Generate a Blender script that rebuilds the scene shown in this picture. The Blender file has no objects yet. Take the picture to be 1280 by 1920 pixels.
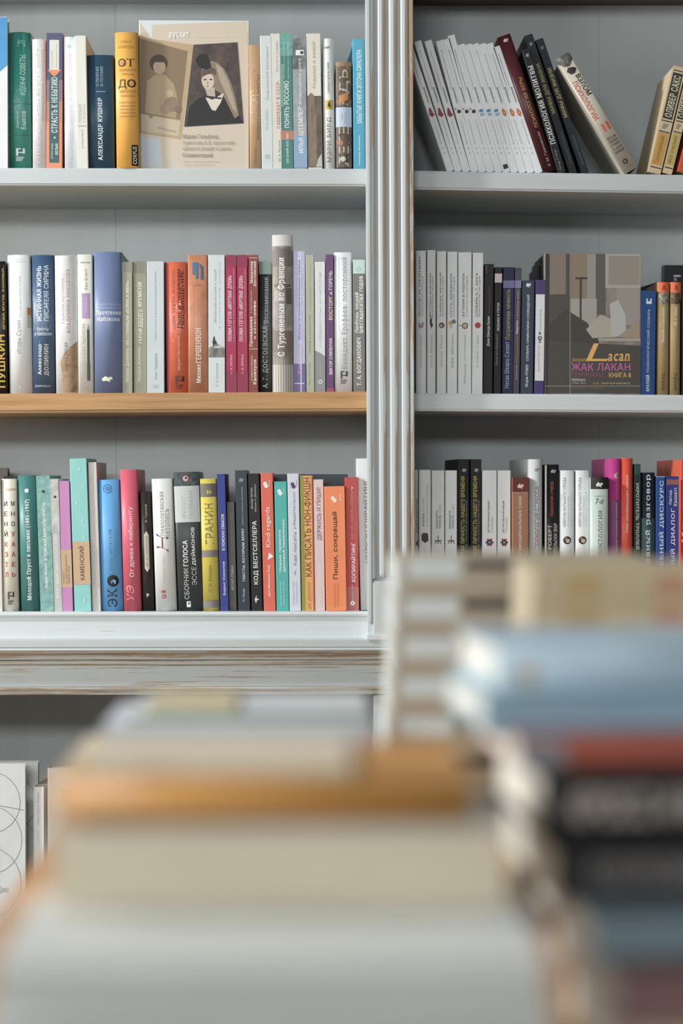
import bpy, math, random
import numpy as np
from mathutils import Vector, Matrix
from mathutils.geometry import delaunay_2d_cdt
random.seed(7)
scene = bpy.context.scene
COL = scene.collection

# ------------------------------------------------------------------ camera
F = 3572.0            # focal length in pixels of the 1280x1920 frame
DIST = 3.0            # metres from the lens to the front plane of the bookcase (y = 0)
CAMZ = 1.03
PITCH = math.atan2(50, F)
YAW = math.atan2(70, F)
cam = bpy.data.cameras.new('camera')
cam_o = bpy.data.objects.new('camera', cam)
COL.objects.link(cam_o)
cam_o.location = (0, -DIST, CAMZ)
cam_o.rotation_euler = (math.pi / 2 - PITCH, 0, -YAW)
cam.sensor_fit = 'VERTICAL'
cam.sensor_width = 24
cam.sensor_height = 36
cam.lens = 36 * F / 1920
cam.clip_start = 0.05
cam.dof.use_dof = True
cam.dof.focus_distance = 3.02
cam.dof.aperture_fstop = 2.3
scene.camera = cam_o

# ------------------------------------------------------------------ world, lamps, exposure
w = bpy.data.worlds.new('room_daylight')
scene.world = w
w.use_nodes = True
w.node_tree.nodes['Background'].inputs[0].default_value = (0.90, 0.97, 1.0, 1)
w.node_tree.nodes['Background'].inputs[1].default_value = 0.155


def area(name, loc, target, size, power, color, shape='RECTANGLE', size_y=None):
    l = bpy.data.lights.new(name, 'AREA')
    l.shape = shape
    l.size = size
    if size_y:
        l.size_y = size_y
    l.energy = power
    l.color = color
    o = bpy.data.objects.new(name, l)
    COL.objects.link(o)
    o.location = loc
    o.rotation_euler = (Vector(target) - Vector(loc)).to_track_quat('-Z', 'Y').to_euler()
    return o


area('shop_lamp', (-2.9, -0.86, 2.62), (0, 0, 1.1), 0.22, 125, (1.0, 0.98, 0.95), 'DISK')
area('high_window', (-0.9, -5.5, 2.13), (0, 0, 1.2), 2.0, 86, (0.94, 0.985, 1.0), 'RECTANGLE', 0.36)
area('side_window', (-2.4, -1.7, 1.58), (0, 0.1, 1.40), 1.4, 39, (0.96, 0.99, 1.0), 'RECTANGLE', 0.8)
vs = scene.view_settings
vs.view_transform = 'Standard'
vs.look = 'None'
vs.exposure = -0.08
vs.gamma = 1.0
vs.use_curve_mapping = False

# ------------------------------------------------------------------ pixel helper
_R = Vector((math.cos(YAW), -math.sin(YAW), 0))
_Fw = Vector((math.sin(YAW) * math.cos(PITCH), math.cos(YAW) * math.cos(PITCH), -math.sin(PITCH)))
_U = _R.cross(_Fw)
CAM = Vector((0, -DIST, CAMZ))


def P(px, py, yw=0.0):
    d = _R * (px - 640) + _Fw * F + _U * (960 - py)
    return CAM + d * ((yw + DIST) / d.y)


# ------------------------------------------------------------------ materials
def lin(h):
    h = h.lstrip('#')
    out = []
    for i in (0, 2, 4):
        c = int(h[i:i + 2], 16) / 255
        out.append(c / 12.92 if c <= .04045 else ((c + .055) / 1.055) ** 2.4)
    return out


MATS = {}


def muted(h, k=.13):
    c = lin(h)
    y = .2126 * c[0] + .7152 * c[1] + .0722 * c[2]
    return [min(.86, (v * (1 - k) + y * k) * 1.05) for v in c]



def new_mat(name):
    m = bpy.data.materials.new(name)
    m.use_nodes = True
    return m, m.node_tree, m.node_tree.nodes['Principled BSDF']


def noise(nt, scale, coord, stretch=(1, 1, 1), detail=3, rough=.5):
    tc = nt.nodes.new('ShaderNodeTexCoord')
    mp = nt.nodes.new('ShaderNodeMapping')
    mp.inputs['Scale'].default_value = stretch
    nz = nt.nodes.new('ShaderNodeTexNoise')
    nz.inputs['Scale'].default_value = scale
    nz.inputs['Detail'].default_value = detail
    nz.inputs['Roughness'].default_value = rough
    nt.links.new(tc.outputs[coord], mp.inputs[0])
    nt.links.new(mp.outputs[0], nz.inputs['Vector'])
    return nz


def ramp(nt, src, stops):
    r = nt.nodes.new('ShaderNodeValToRGB')
    e = r.color_ramp.elements
    while len(e) < len(stops):
        e.new(.5)
    for k, (p, c) in zip(e, stops):
        k.position = p
        k.color = (*c, 1)
    nt.links.new(src, r.inputs[0])
    return r


def cover_mat(h, rough=.42, wrap=False):
    key = ('cover', h, rough, wrap)
    if key in MATS:
        return MATS[key]
    m, nt, b = new_mat('cover_' + h.strip('#') + ('_wrapped' if wrap else ''))
    c = muted(h)
    nz = noise(nt, 38, 'Object', (1, 1, .5), 4, .6)
    r = ramp(nt, nz.outputs['Fac'], [(.3, [v * .93 for v in c]), (.7, [min(.88, v * 1.04) for v in c])])
    nt.links.new(r.outputs[0], b.inputs['Base Color'])
    b.inputs['Roughness'].default_value = rough
    b.inputs['Specular IOR Level'].default_value = .38
    if wrap:
        b.inputs['Coat Weight'].default_value = 1.0
        b.inputs['Coat Roughness'].default_value = .12
        n2 = noise(nt, 55, 'Object', (1.6, 1, .35), 5, .65)
        bp = nt.nodes.new('ShaderNodeBump')
        bp.inputs['Strength'].default_value = .9
        bp.inputs['Distance'].default_value = .009
        nt.links.new(n2.outputs['Fac'], bp.inputs['Height'])
        nt.links.new(bp.outputs[0], b.inputs['Coat Normal'])
    MATS[key] = m
    return m


def ink(h, rough=.5):
    key = ('ink', h, rough)
    if key not in MATS:
        m, nt, b = new_mat('ink_' + h.strip('#'))
        b.inputs['Base Color'].default_value = (*muted(h), 1)
        b.inputs['Roughness'].default_value = rough
        MATS[key] = m
    return MATS[key]


def mottled(name, cols, scale, stretch=(1, 1, 1), rough=.45):
    key = ('mot', name)
    if key not in MATS:
        m, nt, b = new_mat(name)
        nz = noise(nt, scale, 'Object', stretch, 5, .62)
        n = len(cols)
        r = ramp(nt, nz.outputs['Fac'], [(.28 + .44 * i / (n - 1), lin(c)) for i, c in enumerate(cols)])
        nt.links.new(r.outputs[0], b.inputs['Base Color'])
        b.inputs['Roughness'].default_value = rough
        MATS[key] = m
    return MATS[key]


def page_mat(h='#d9d3c4'):
    key = ('page', h)
    if key not in MATS:
        m, nt, b = new_mat('pages_' + h.strip('#'))
        nz = noise(nt, 900, 'Object', (1, .02, .02), 2, .5)
        c = lin(h)
        r = ramp(nt, nz.outputs['Fac'], [(.35, [v * .8 for v in c]), (.65, c)])
        nt.links.new(r.outputs[0], b.inputs['Base Color'])
        b.inputs['Roughness'].default_value = .8
        MATS[key] = m
    return MATS[key]


def paint(name, base='#dfe4e5', wear=.0, axis='z', scale=60, wood='#8d7458', side=None, dark='#4a4038', light='#b9a68e'):
    """brushed white furniture paint; wear = share rubbed through to the wood; side = (axis, from, to) edge that is rubbed most"""
    m, nt, b = new_mat(name)
    st = {'x': (.06, 1, 1), 'z': (1, 1, .06), 'n': (1, 1, 1), 'X': (.025, 1, 1)}[axis]
    n1 = noise(nt, scale * 3, 'Object', st, 4, .6)
    c = lin(base)
    r1 = ramp(nt, n1.outputs['Fac'], [(.3, [v * .93 for v in c]), (.7, c)])
    col = r1.outputs[0]
    if wear > 0:
        n2 = noise(nt, scale, 'Object', st, 6, .7)
        val = n2.outputs['Fac']
        if side:
            tc = nt.nodes.new('ShaderNodeTexCoord')
            sx = nt.nodes.new('ShaderNodeSeparateXYZ')
            nt.links.new(tc.outputs['Object'], sx.inputs[0])
            mr = nt.nodes.new('ShaderNodeMapRange')
            mr.inputs['From Min'].default_value = side[1]
            mr.inputs['From Max'].default_value = side[2]
            mr.inputs['To Min'].default_value = -.08
            mr.inputs['To Max'].default_value = .22
            nt.links.new(sx.outputs[side[0]], mr.inputs['Value'])
            ad = nt.nodes.new('ShaderNodeMath')
            ad.operation = 'ADD'
            nt.links.new(val, ad.inputs[0])
            nt.links.new(mr.outputs[0], ad.inputs[1])
            val = ad.outputs[0]
        t = .78 - wear
        r2 = ramp(nt, val, [(t, (0, 0, 0)), (t + .05, (1, 1, 1))])
        n3 = noise(nt, scale * 2, 'Object', st, 4, .6)
        r3 = ramp(nt, n3.outputs['Fac'], [(.35, lin(dark)), (.55, lin(wood)), (.72, lin(light))])
        mx = nt.nodes.new('ShaderNodeMix')
        mx.data_type = 'RGBA'
        nt.links.new(r2.outputs[0], mx.inputs[0])
        nt.links.new(col, mx.inputs[6])
        nt.links.new(r3.outputs[0], mx.inputs[7])
        col = mx.outputs[2]
    nt.links.new(col, b.inputs['Base Color'])
    b.inputs['Roughness'].default_value = .5
    bp = nt.nodes.new('ShaderNodeBump')
    bp.inputs['Strength'].default_value = .25
    bp.inputs['Distance'].default_value = .001
    nt.links.new(n1.outputs['Fac'], bp.inputs['Height'])
    nt.links.new(bp.outputs[0], b.inputs['Normal'])
    return m


def wood_mat(name, cols, axis='x', scale=40):
    m, nt, b = new_mat(name)
    st = {'x': (.05, 1, 1), 'y': (1, .05, 1)}[axis]
    nz = noise(nt, scale, 'Object', st, 6, .65)
    r = ramp(nt, nz.outputs['Fac'], [(.3 + .4 * i / (len(cols) - 1), lin(c)) for i, c in enumerate(cols)])
    nt.links.new(r.outputs[0], b.inputs['Base Color'])
    b.inputs['Roughness'].default_value = .45
    return m


# ------------------------------------------------------------------ mesh helpers
def link(name, verts, faces, mat, parent=None, smooth=False):
    me = bpy.data.meshes.new(name)
    me.from_pydata([tuple(v) for v in verts], [], faces)
    me.update()
    if smooth:
        for p in me.polygons:
            p.use_smooth = smooth is True or p.index in smooth
    me.materials.append(mat)
    o = bpy.data.objects.new(name, me)
    COL.objects.link(o)
    o.parent = parent
    return o


def box(name, lo, hi, mat, parent=None, bev=0.0):
    """box with its edges rounded off by bev"""
    import bmesh
    bm = bmesh.new()
    bmesh.ops.create_cube(bm, size=1)
    for v in bm.verts:
        for i in range(3):
            v.co[i] = (lo[i] + hi[i]) / 2 + v.co[i] * (hi[i] - lo[i])
    if bev:
        bmesh.ops.bevel(bm, geom=bm.edges[:], offset=bev, segments=2, affect='EDGES')
    me = bpy.data.meshes.new(name)
    bm.to_mesh(me)
    bm.free()
    me.materials.append(mat)
    o = bpy.data.objects.new(name, me)
    COL.objects.link(o)
    o.parent = parent
    return o


def prism(name, prof, a0, a1, axis, mat, parent=None, smooth=False):
    """closed profile extruded along x (profile = (y, z)) or z (profile = (x, y))"""
    n = len(prof)
    def v(p, a):
        return (a, p[0], p[1]) if axis == 'x' else (p[0], p[1], a)
    verts = [v(p, a0) for p in prof] + [v(p, a1) for p in prof]
    faces = [(i, (i + 1) % n, n + (i + 1) % n, n + i) for i in range(n)]
    faces += [tuple(range(n - 1, -1, -1)), tuple(range(n, 2 * n))]
    o = link(name, verts, faces, mat, parent)
    import bmesh
    bm = bmesh.new()
    bm.from_mesh(o.data)
    bmesh.ops.recalc_face_normals(bm, faces=bm.faces[:])
    bm.to_mesh(o.data)
    bm.free()
    if smooth:
        for p in o.data.polygons:
            p.use_smooth = len(p.vertices) == 4
    return o


def empty(name, loc, label, cat='book', group=None, rot=(0, 0, 0)):
    o = bpy.data.objects.new(name, None)
    o.empty_display_size = .02
    COL.objects.link(o)
    o.location = loc
    o.rotation_euler = rot
    o['label'] = label
    o['category'] = cat
    if group:
        o['group'] = group
    return o


# ------------------------------------------------------------------ print: lettering and flat shapes on covers
def t(s, y0, y1, u, h, c, b=0, i=0, r=0, n='lettering'):
    return ('t', s, y0, y1, u, h, c, b, i, r, n)


def hz(s, u0, u1, y0, y1, c, b=0, i=0, n='lettering'):
    return ('h', s, u0, u1, y0, y1, c, b, i, n)


def r(u0, u1, y0, y1, c, n='printed_band'):
    return ('r', u0, u1, y0, y1, c, n)


def o(u, y, rad, c, inner=0, n='printed_emblem', asp=1):
    return ('o', u, y, rad, c, inner, n, asp)


def g(pts, c, n='printed_shape'):
    return ('g', pts, c, n)


_tc = bpy.data.curves.new('type', 'FONT')
_tc.resolution_u = 2
_tc.fill_mode = 'NONE'
_to = bpy.data.objects.new('type', _tc)
TXT = {}


def outlines(s):
    """closed contours of a line of type"""
    _tc.body = s
    me = bpy.data.meshes.new_from_object(_to)
    n = len(me.vertices)
    co = [v.co.xy.copy() for v in me.vertices]
    adj = [[] for _ in range(n)]
    for e in me.edges:
        a, b = e.vertices
        adj[a].append(b)
        adj[b].append(a)
    bpy.data.meshes.remove(me)
    seen = [False] * n
    loops = []
    for i in range(n):
        if seen[i] or len(adj[i]) < 2:
            continue
        lp = [i]
        seen[i] = True
        cur = i + 1 if (i + 1) in adj[i] else adj[i][0]
        while not seen[cur]:
            seen[cur] = True
            lp.append(cur)
            nx = [q for q in adj[cur] if not seen[q]]
            if not nx:
                break
            cur = nx[0]
        q = []
        for k in lp:
            if not q or (co[k] - q[-1]).length > 1e-4:
                q.append(co[k])
        while len(q) > 1 and (q[0] - q[-1]).length < 1e-4:
            q.pop()
        if len(q) > 2:
            loops.append(q)
    return loops


GL = {}
SERIF = set('''АЛЕКСАНДР КУШНЕР|О ПОЭТАХ|И ПОЭЗИИ|О|Т|Д|Мария Гельфонд|трилогия А.Я. Бруштейн|«Дорога уходит в даль»|Комментарий|руслит|Родники и камни|МЭРИ БИРД|ЦИВИЛИЗАЦИИ|СТРАСТЬ К НЕБЫТИЮ|САМИЗДАТ В СССР:|Быков|Работы|о Набокове|Александр|ДОЛИНИН|ВЛАДИМИРА НАБОКОВА|АНДРЕА ПИТЦЕР|Любимое слово Набокова|Андрей Бабиков|Прочтение|Набокова|ПО СТРАНИЦАМ «ВОЙНЫ И МИРА»|Наталья Долинина|ГЕРОЙ|нашего|ВРЕМЕНИ|Михаил|ГЕРШЕНЗОН|Метаморфозы идей и людей|ПОЭМА ГОГОЛЯ «МЕРТВЫЕ ДУШИ»|С. А. ШУЛЬЦ|Мандзони|Достоевский|Провидение|и катастрофа|Капилупи|А. Г. ДОСТОЕВСКАЯ|Воспоминания|С Тургеневым во Франции|Венедикт Ерофеев: посторонний|Любовь людей|шестидесятых годов|Т. А. БОГДАНОВИЧ|ПСИХОЛОГИЯ МОЛИТВЫ|Пограничная личность|Натан Шварц-Салант|КРАТКИЙ|ПСИХОЛОГИЧЕСКИЙ СЛОВАРЬ|ФРЕЙД|«Я» и «Оно»|Введение в психоанализ|Молодой Пруст в письмах (1885–1907)|ТЕКСТЫ, КОТОРЫМ ВЕРЯТ|Неаполитанская|летопись|РОЛЬ ЧИТАТЕЛЯ|ЭК|СУДЕБНЫЙ ДИСКУРС|ТРУДНЫЙ ДИАЛОГ|Питер|Келлетт|КОНФЛИКТОЛОГИЯ|душевный разговор|acan|L|Jacques|ОЛИВЕР САКС|Галлюцинации|Олег Лекманов'''.split('|'))


def fill(ch, bold, serif=0):
    """one letter, filled where the winding number of its (overlapping) contours is not zero; bold = union of shifted copies"""
    k = (ch, bold, serif)
    if k in GL:
        return GL[k]
    V, E = [], []
    for dx, dy in (((-.014, -.010), (.014, -.010), (-.014, .010), (.014, .010)) if bold else ((0, 0),)):
        for q in outlines(ch):
            m, n0 = len(q), len(V)
            V += [Vector((p.x + dx, p.y + dy)) for p in q]
            E += [(n0 + i, n0 + (i + 1) % m) for i in range(m)]
            if not serif:
                continue
            for i in range(m):                       # feet and heads on the ends of the upright strokes
                a, c = q[i], q[(i + 1) % m]
                ln = abs(a.x - c.x)
                if abs(a.y - c.y) > .004 or not .03 < ln < .17:
                    continue
                for yy, up_ in ((0, 1), (.727, -1), (.546, -1)):
                    if abs(a.y - yy) < .025:
                        x0, x1, y0, y1 = min(a.x, c.x) - .06 + dx, max(a.x, c.x) + .06 + dx, a.y + dy, a.y + .05 * up_ + dy
                        y0, y1 = min(y0, y1), max(y0, y1)
                        n1 = len(V)
                        V += [Vector((x0, y0)), Vector((x0, y1)), Vector((x1, y1)), Vector((x1, y0))]
                        E += [(n1, n1 + 1), (n1 + 1, n1 + 2), (n1 + 2, n1 + 3), (n1 + 3, n1)]
    if not V:
        GL[k] = ([], [])
        return GL[k]
    vo, eo, fo, _a, _b, _c = delaunay_2d_cdt(V, E, [], 0, 1e-5)
    P0 = np.array([(V[i].x, V[i].y) for i, j in E])
    P1 = np.array([(V[j].x, V[j].y) for i, j in E])
    fs = [tuple(f) for f in fo]
    C = np.array([[sum(vo[i].x for i in f) / len(f), sum(vo[i].y for i in f) / len(f)] for f in fs])
    cx, cy = C[:, 0:1], C[:, 1:2]
    left = (P1[:, 0] - P0[:, 0]) * (cy - P0[:, 1]) - (cx - P0[:, 0]) * (P1[:, 1] - P0[:, 1])
    up = (P0[:, 1] <= cy) & (P1[:, 1] > cy) & (left > 0)
    dn = (P0[:, 1] > cy) & (P1[:, 1] <= cy) & (left < 0)
    wn = up.sum(1) - dn.sum(1)
    GL[k] = ([(v.x, v.y) for v in vo], [f for f, w_ in zip(fs, wn) if w_ != 0])
    return GL[k]


ADV = {}


def advance(ch):
    if ch not in ADV:
        base = min(p.x for l in outlines('Н') for p in l)
        ADV[ch] = max(p.x for l in outlines(ch + 'Н') for p in l) - max(p.x for l in outlines('Н') for p in l)
    return ADV[ch]


def glyphs(s, bold, ital):
    k = (s, bold, ital)
    if k not in TXT:
        vs_, fs, x = [], [], 0.0
        sf = int(s in SERIF)
        for ch in s:
            if ch != ' ':
                gv, gf = fill(ch, bold, sf)
                fs += [tuple(i + len(vs_) for i in f) for f in gf]
                vs_ += [(a + x, b) for a, b in gv]
            x += advance(ch) + .02 * bold + .05 * sf
        if ital:
            vs_ = [(a + .22 * b, b) for a, b in vs_]
        x0 = min(v[0] for v in vs_); x1 = max(v[0] for v in vs_)
        y0 = min(v[1] for v in vs_); y1 = max(v[1] for v in vs_)
        TXT[k] = ([((a - x0) / (x1 - x0 or 1) - .5, (b - y0) / (y1 - y0 or 1) - .5) for a, b in vs_], fs)
    return TXT[k]


def strips(poly, n=10):
    """a flat outline cut into narrow upright strips so that it can follow a rounded spine"""
    def clip(pts, x, sgn):
        out = []
        for i, p in enumerate(pts):
            q = pts[i - 1]
            a, b = sgn * (p[0] - x) >= 0, sgn * (q[0] - x) >= 0
            if a != b:
                k = (x - q[0]) / (p[0] - q[0])
                out.append((x, q[1] + k * (p[1] - q[1])))
            if a:
                out.append(p)
        return out
    lo, hi = min(p[0] for p in poly), max(p[0] for p in poly)
    V, F_ = [], []
    for j in range(n):
        c = clip(clip(poly, lo + (hi - lo) * j / n, 1), lo + (hi - lo) * (j + 1) / n, -1)
        if len(c) > 2:
            F_.append(tuple(range(len(V), len(V) + len(c))))
            V += c
    return V, F_


def decals(items, parent, W, tox, toz, px, mp, rounded=False):
    """W: cover width in m; tox(u) -> m across; toz(y pixel) -> m up; px: metres per pixel; mp(p, q, layer) -> local point"""
    for k, d in enumerate(items):
        L = k + 1
        kind = d[0]
        if kind == 't':
            _, s, y0, y1, u, h, c, b, i, rv, n = d
            vs_, fs = glyphs(s, b, i)
            z0, z1 = toz(y0), toz(y1)
            zc, ln, xc = (z0 + z1) / 2, abs(z0 - z1), tox(u)
            sg = -1 if rv else 1
            pts = [mp(xc - sg * q * h * px, zc + sg * p * ln, L) for p, q in vs_]
        elif kind == 'h':
            _, s, u0, u1, y0, y1, c, b, i, n = d
            vs_, fs = glyphs(s, b, i)
            a, bb, z0, z1 = tox(u0), tox(u1), toz(y0), toz(y1)
            pts = [mp((a + bb) / 2 + p * (bb - a), (z0 + z1) / 2 + q * (z0 - z1), L) for p, q in vs_]
        elif kind == 'r':
            _, u0, u1, y0, y1, c, n = d
            a, bb, z0, z1 = tox(u0), tox(u1), toz(y0), toz(y1)
            pts, fs = [], []
            N = 8
            for j in range(N + 1):
                x = a + (bb - a) * j / N
                pts += [mp(x, z1, L), mp(x, z0, L)]
            fs = [(2 * j, 2 * j + 2, 2 * j + 3, 2 * j + 1) for j in range(N)]
        elif kind == 'o':
            _, u, y, rad, c, inner, n, asp = d
            N = 24
            xc, zc = tox(u), toz(y)
            ring = [(math.cos(2 * math.pi * j / N), math.sin(2 * math.pi * j / N)) for j in range(N)]
            R_ = rad * px
            flat = [(xc + R_ * a, zc + R_ * bb * asp) for a, bb in ring]
            pts = [mp(a, bb, L) for a, bb in flat]
            if not inner and rounded:
                flat, fs = strips(flat, 8)
                pts = [mp(a, bb, L) for a, bb in flat]
            elif inner:
                ri = R_ * inner
                pts += [mp(xc + ri * a, zc + ri * bb * asp, L) for a, bb in ring]
                fs = [(j, (j + 1) % N, N + (j + 1) % N, N + j) for j in range(N)]
            else:
                fs = [tuple(range(N))]
        else:
            _, poly, c, n = d
            flat, fs = [(tox(a), toz(y)) for a, y in poly], [tuple(range(len(poly)))]
            if rounded:
                flat, fs = strips(flat)
            pts = [mp(a, y, L) for a, y in flat]
        mat = c if not isinstance(c, str) else ink(c)
        link(n, pts, fs, mat, parent)


# ------------------------------------------------------------------ a book: U-shaped cover, block of pages, print
def book_parts(root, w, dp, h, col, hard, rnd, wrap, pages, items=(), tox=None, toz=None, px=None, face=False, x0=0.0, mat=None):
    tk = .0026 if hard else .0009
    b = rnd
    outer = [(0, dp), (0, dp * .5), (0, b + .0012)]
    N = 12 if rnd else 1
    e = .0008
    for j in range(N + 1):
        x = e + (w - 2 * e) * j / N
        outer.append((x, b * (2 * x / w - 1) ** 2))
    outer += [(w, b + .0012), (w, dp * .5), (w, dp)]
    inner = [(min(max(x, tk), w - tk), max(y + (tk if 2 < k < len(outer) - 3 else 0), tk) if y < dp else dp) for k, (x, y) in enumerate(outer)]
    n = len(outer)
    V = []
    for z in (0, h):
        V += [(x + x0, y, z) for x, y in outer] + [(x + x0, y, z) for x, y in inner]
    fs, sm = [], set()
    T = 2 * n
    for k in range(n - 1):
        if 2 <= k <= n - 4 and rnd:
            sm.add(len(fs))
        fs.append((k, k + 1, T + k + 1, T + k))
        fs.append((n + k + 1, n + k, T + n + k, T + n + k + 1))
        fs.append((T + k, T + k + 1, T + n + k + 1, T + n + k))
        fs.append((k + 1, k, n + k, n + k + 1))
    fs.append((n, 0, T, T + n))
    fs.append((n - 1, 2 * n - 1, T + 2 * n - 1, T + n - 1))
    cov = link('cover', V, fs, mat or cover_mat(col, wrap=wrap, rough=.40 if hard else .48), root, sm or False)
    rec = .003 if hard else .0006
    g_ = tk + .0002
    box('page_block', (g_ + x0, tk + b + .001, rec), (w - g_ + x0, dp - (.004 if hard else .0008), h - rec), page_mat(pages), root)
    if items:
        if face:
            mp = lambda p, q, L: (w + x0 + .0001 + .00003 * L, p, q)
        else:
            mp = lambda p, q, L: (p + x0, b * (2 * min(max(p, 0), w) / w - 1) ** 2 - .0002 - .00003 * L, q)
        decals(items, cov, w, tox, toz, px, mp, rnd > 0)
    return cov


SHELF = {'1L': (0, 314.5, 686, 316), '2L': (0, 738, 686, 734), '3L': (0, 1147.5, 686, 1146),
         '1R': (775, 319.5, 1280, 327.5), '2R': (775, 737, 1280, 740.5), '3R': (775, 1163, 1280, 1164),
         'low': (0, 1760, 686, 1760)}


def shelf_at(row, px):
    a, ya, b, yb = SHELF[row]
    yy = ya + (yb - ya) * (px - a) / (b - a)
    return P(px, yy, 0).z, yy


BOOKS = []


def book(row, xl, xr, yt, col, label, items=(), xb=None, y=.012, hard=False, rnd=0.0, wrap=False, pages='#d9d3c4',
         rz=0.0, dp=None, group=None, mat=None, name=None):
    """upright book, spine to the room. xl, xr, yt: pixels of the top corners; xb: pixel of the bottom left corner"""
    xb = xl if xb is None else xb
    zs, yb = shelf_at(row, xb)
    L = P(xb, yb, y)
    px = (y + DIST) / F
    th = math.atan2(xl - xb, yb - yt)
    w = max(.004, ((xr - xl) - .5) * px * math.cos(th))
    ztop = P(xl, yt, y).z
    h = (ztop - zs) / math.cos(th)
    if abs(th) > .1:
        h -= abs(w * math.tan(th)) * .5
    z = zs + (w * math.sin(th) if th > 0 else 0)
    if dp is None:
        dp = min(.145, .66 * h)
    root = empty(name or ('hardback_book' if hard else 'paperback_book'), (L.x, y, z), label, 'book', group, (0, th, math.radians(rz)))
    xm = (xl + xr) / 2
    toz = lambda yy: (P(xm, yy, y).z - zs) / math.cos(th)
    book_parts(root, w, dp, h, col, hard, rnd, wrap, pages, items, lambda u: u * w, toz, px, mat=mat)
    BOOKS.append(root)
    return root


def face_book(row, xl, xr, yt, col, label, items=(), y=.02, w=.018, hard=True, pages='#d9d3c4', lean=0.0, mat=None, group=None, wrap=False):
    """book standing with its front cover to the room; print is given in pixels"""
    zs, yb = shelf_at(row, xl)
    a, c = P(xl, yb, y), P(xr, yb, y)
    h = P(xl, yt, y).z - zs
    px = (y + DIST) / F
    root = empty('hardback_book' if hard else 'paperback_book', (a.x, y + w, zs), label, 'book', group, (0, 0, -math.pi / 2))
    book_parts(root, w, c.x - a.x, h, col, hard, 0.0, wrap, pages, items, lambda X: P(X, yb, y).x - a.x,
               lambda yy: P((xl + xr) / 2, yy, y).z - zs, px, face=True, mat=mat)
    return root


def lying_book(zb, w, xl, xr, d, col, label, items=(), hard=False, rnd=0.0, pages='#d9d3c4', dp=.14, yaw=0.0, fore=False, group=None, mat=None, ypx=1400):
    """book lying flat on a stack; zb: height of its underside; xl, xr: pixels of the ends of the side towards the lens, d metres away"""
    y = d - DIST
    a, c = P(xl, ypx, y), P(xr, ypx, y)
    h = c.x - a.x
    px = d / F
    if fore:
        rot = Matrix.Rotation(math.pi + math.radians(yaw), 4, 'Z') @ Matrix.Rotation(math.pi / 2, 4, 'Y')
        loc = Vector((c.x, y + dp, zb))
    else:
        rot = Matrix.Rotation(math.radians(yaw), 4, 'Z') @ Matrix.Rotation(math.pi / 2, 4, 'Y')
        loc = Vector((a.x, y, zb))
    root = empty('hardback_book' if hard else 'paperback_book', loc, label, 'book', group, rot.to_euler())
    book_parts(root, w, dp, h, col, hard, rnd, False, pages, items, lambda u: u * w, lambda X: (X - xl) * px, px, x0=-w, mat=mat)
    return root

# ================================================================== room
def struct(ob):
    ob['kind'] = 'structure'
    return ob


plaster = paint('wall_plaster', '#c9cbc8', 0, 'n', 8)
struct(box('wall_back', (-3, .46, 0), (3, .56, 2.7), plaster))
struct(box('floor', (-3, -5.0, -.05), (3, .56, 0), wood_mat('floor_boards', ['#a38b70', '#b59c80', '#c2aa8e'], 'x', 14)))

# ================================================================== bookcase
WHITE = paint('white_paint', '#c1c8c9', .0, 'x', 30)
WORN_X = paint('white_paint_rubbed_along', '#bcc2c1', .215, 'X', 260)
WORN_COVE = paint('white_paint_rubbed_cove', '#b9bdb9', .29, 'X', 330, '#a08a72', None, '#6b5a4a', '#bba993')
WORN_RAIL = paint('white_paint_lightly_rubbed', '#d2d8d9', .09, 'X', 90)
EDGE_Z = paint('white_paint_rubbed_upright', '#c9cfcf', .17, 'z', 34, '#b39a80')
GREY = paint('grey_white_paint', '#c2c7c6', .0, 'z', 10)
OAK = wood_mat('oak', ['#98703f', '#b48a58', '#c09a68'], 'x', 90)
DARKWOOD = wood_mat('dark_wood', ['#2e1a14', '#4a2c20', '#553428'], 'x', 30)


def zpx(py, x=640, y=0):
    return P(x, py, y).z


X0, X1 = P(-330, 900).x, P(1560, 900).x
XM0, XM1 = P(702, 900).x, P(758, 900).x
case = empty('bookcase', (0, .1, 0), 'white distressed wooden bookcase with reeded pillar and one bare oak shelf', 'bookcase')
case.matrix_world = Matrix.Translation((0, 0, 0))
case.location = (0, 0, 0)
DEPTH = .254


# back boards, each bay of two
for a, b in ((X0, P(188, 900).x), (P(188, 900).x, XM0), (XM1, P(1168, 900).x), (P(1168, 900).x, X1)):
    box('back_board', (a + .0001, DEPTH, zpx(1302) + .013), (b - .0001, DEPTH + .012, 2.12), GREY, case, .0004)
box('cupboard_back', (X0, .42, .06), (X1, .43, zpx(1302) + .012), GREY, case)
# uprights
for a, b in ((X0 - .02, X0), (XM0, XM1), (X1, X1 + .02)):
    box('upright', (a, .004, zpx(1302) + .013), (b, DEPTH, 2.12), WHITE, case, .001)
    box('cupboard_side', (a, .004, .02), (b, .42, zpx(1302)), WHITE, case, .001)
box('top_board', (X0 - .06, -.05, 2.12), (X1 + .06, DEPTH + .02, 2.16), WHITE, case, .004)


def shelf(xa, xb, ya, yb, tha, mat, front=0.0, bev=.003, DEPTH=DEPTH):
    """board from pixel xa to xb; ya, yb: pixel heights of the top edge at both ends; tha: pixel thickness"""
    A, B = P(xa, ya, front), P(xb, yb, front)
    th = tha * DIST / F
    s = box('shelf', (0, front, -th), (B.x - A.x, DEPTH, 0), mat, case, bev)
    s.location = (A.x, 0, A.z)
    s.rotation_euler = (0, -math.atan2(B.z - A.z, B.x - A.x), 0)
    return s


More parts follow.
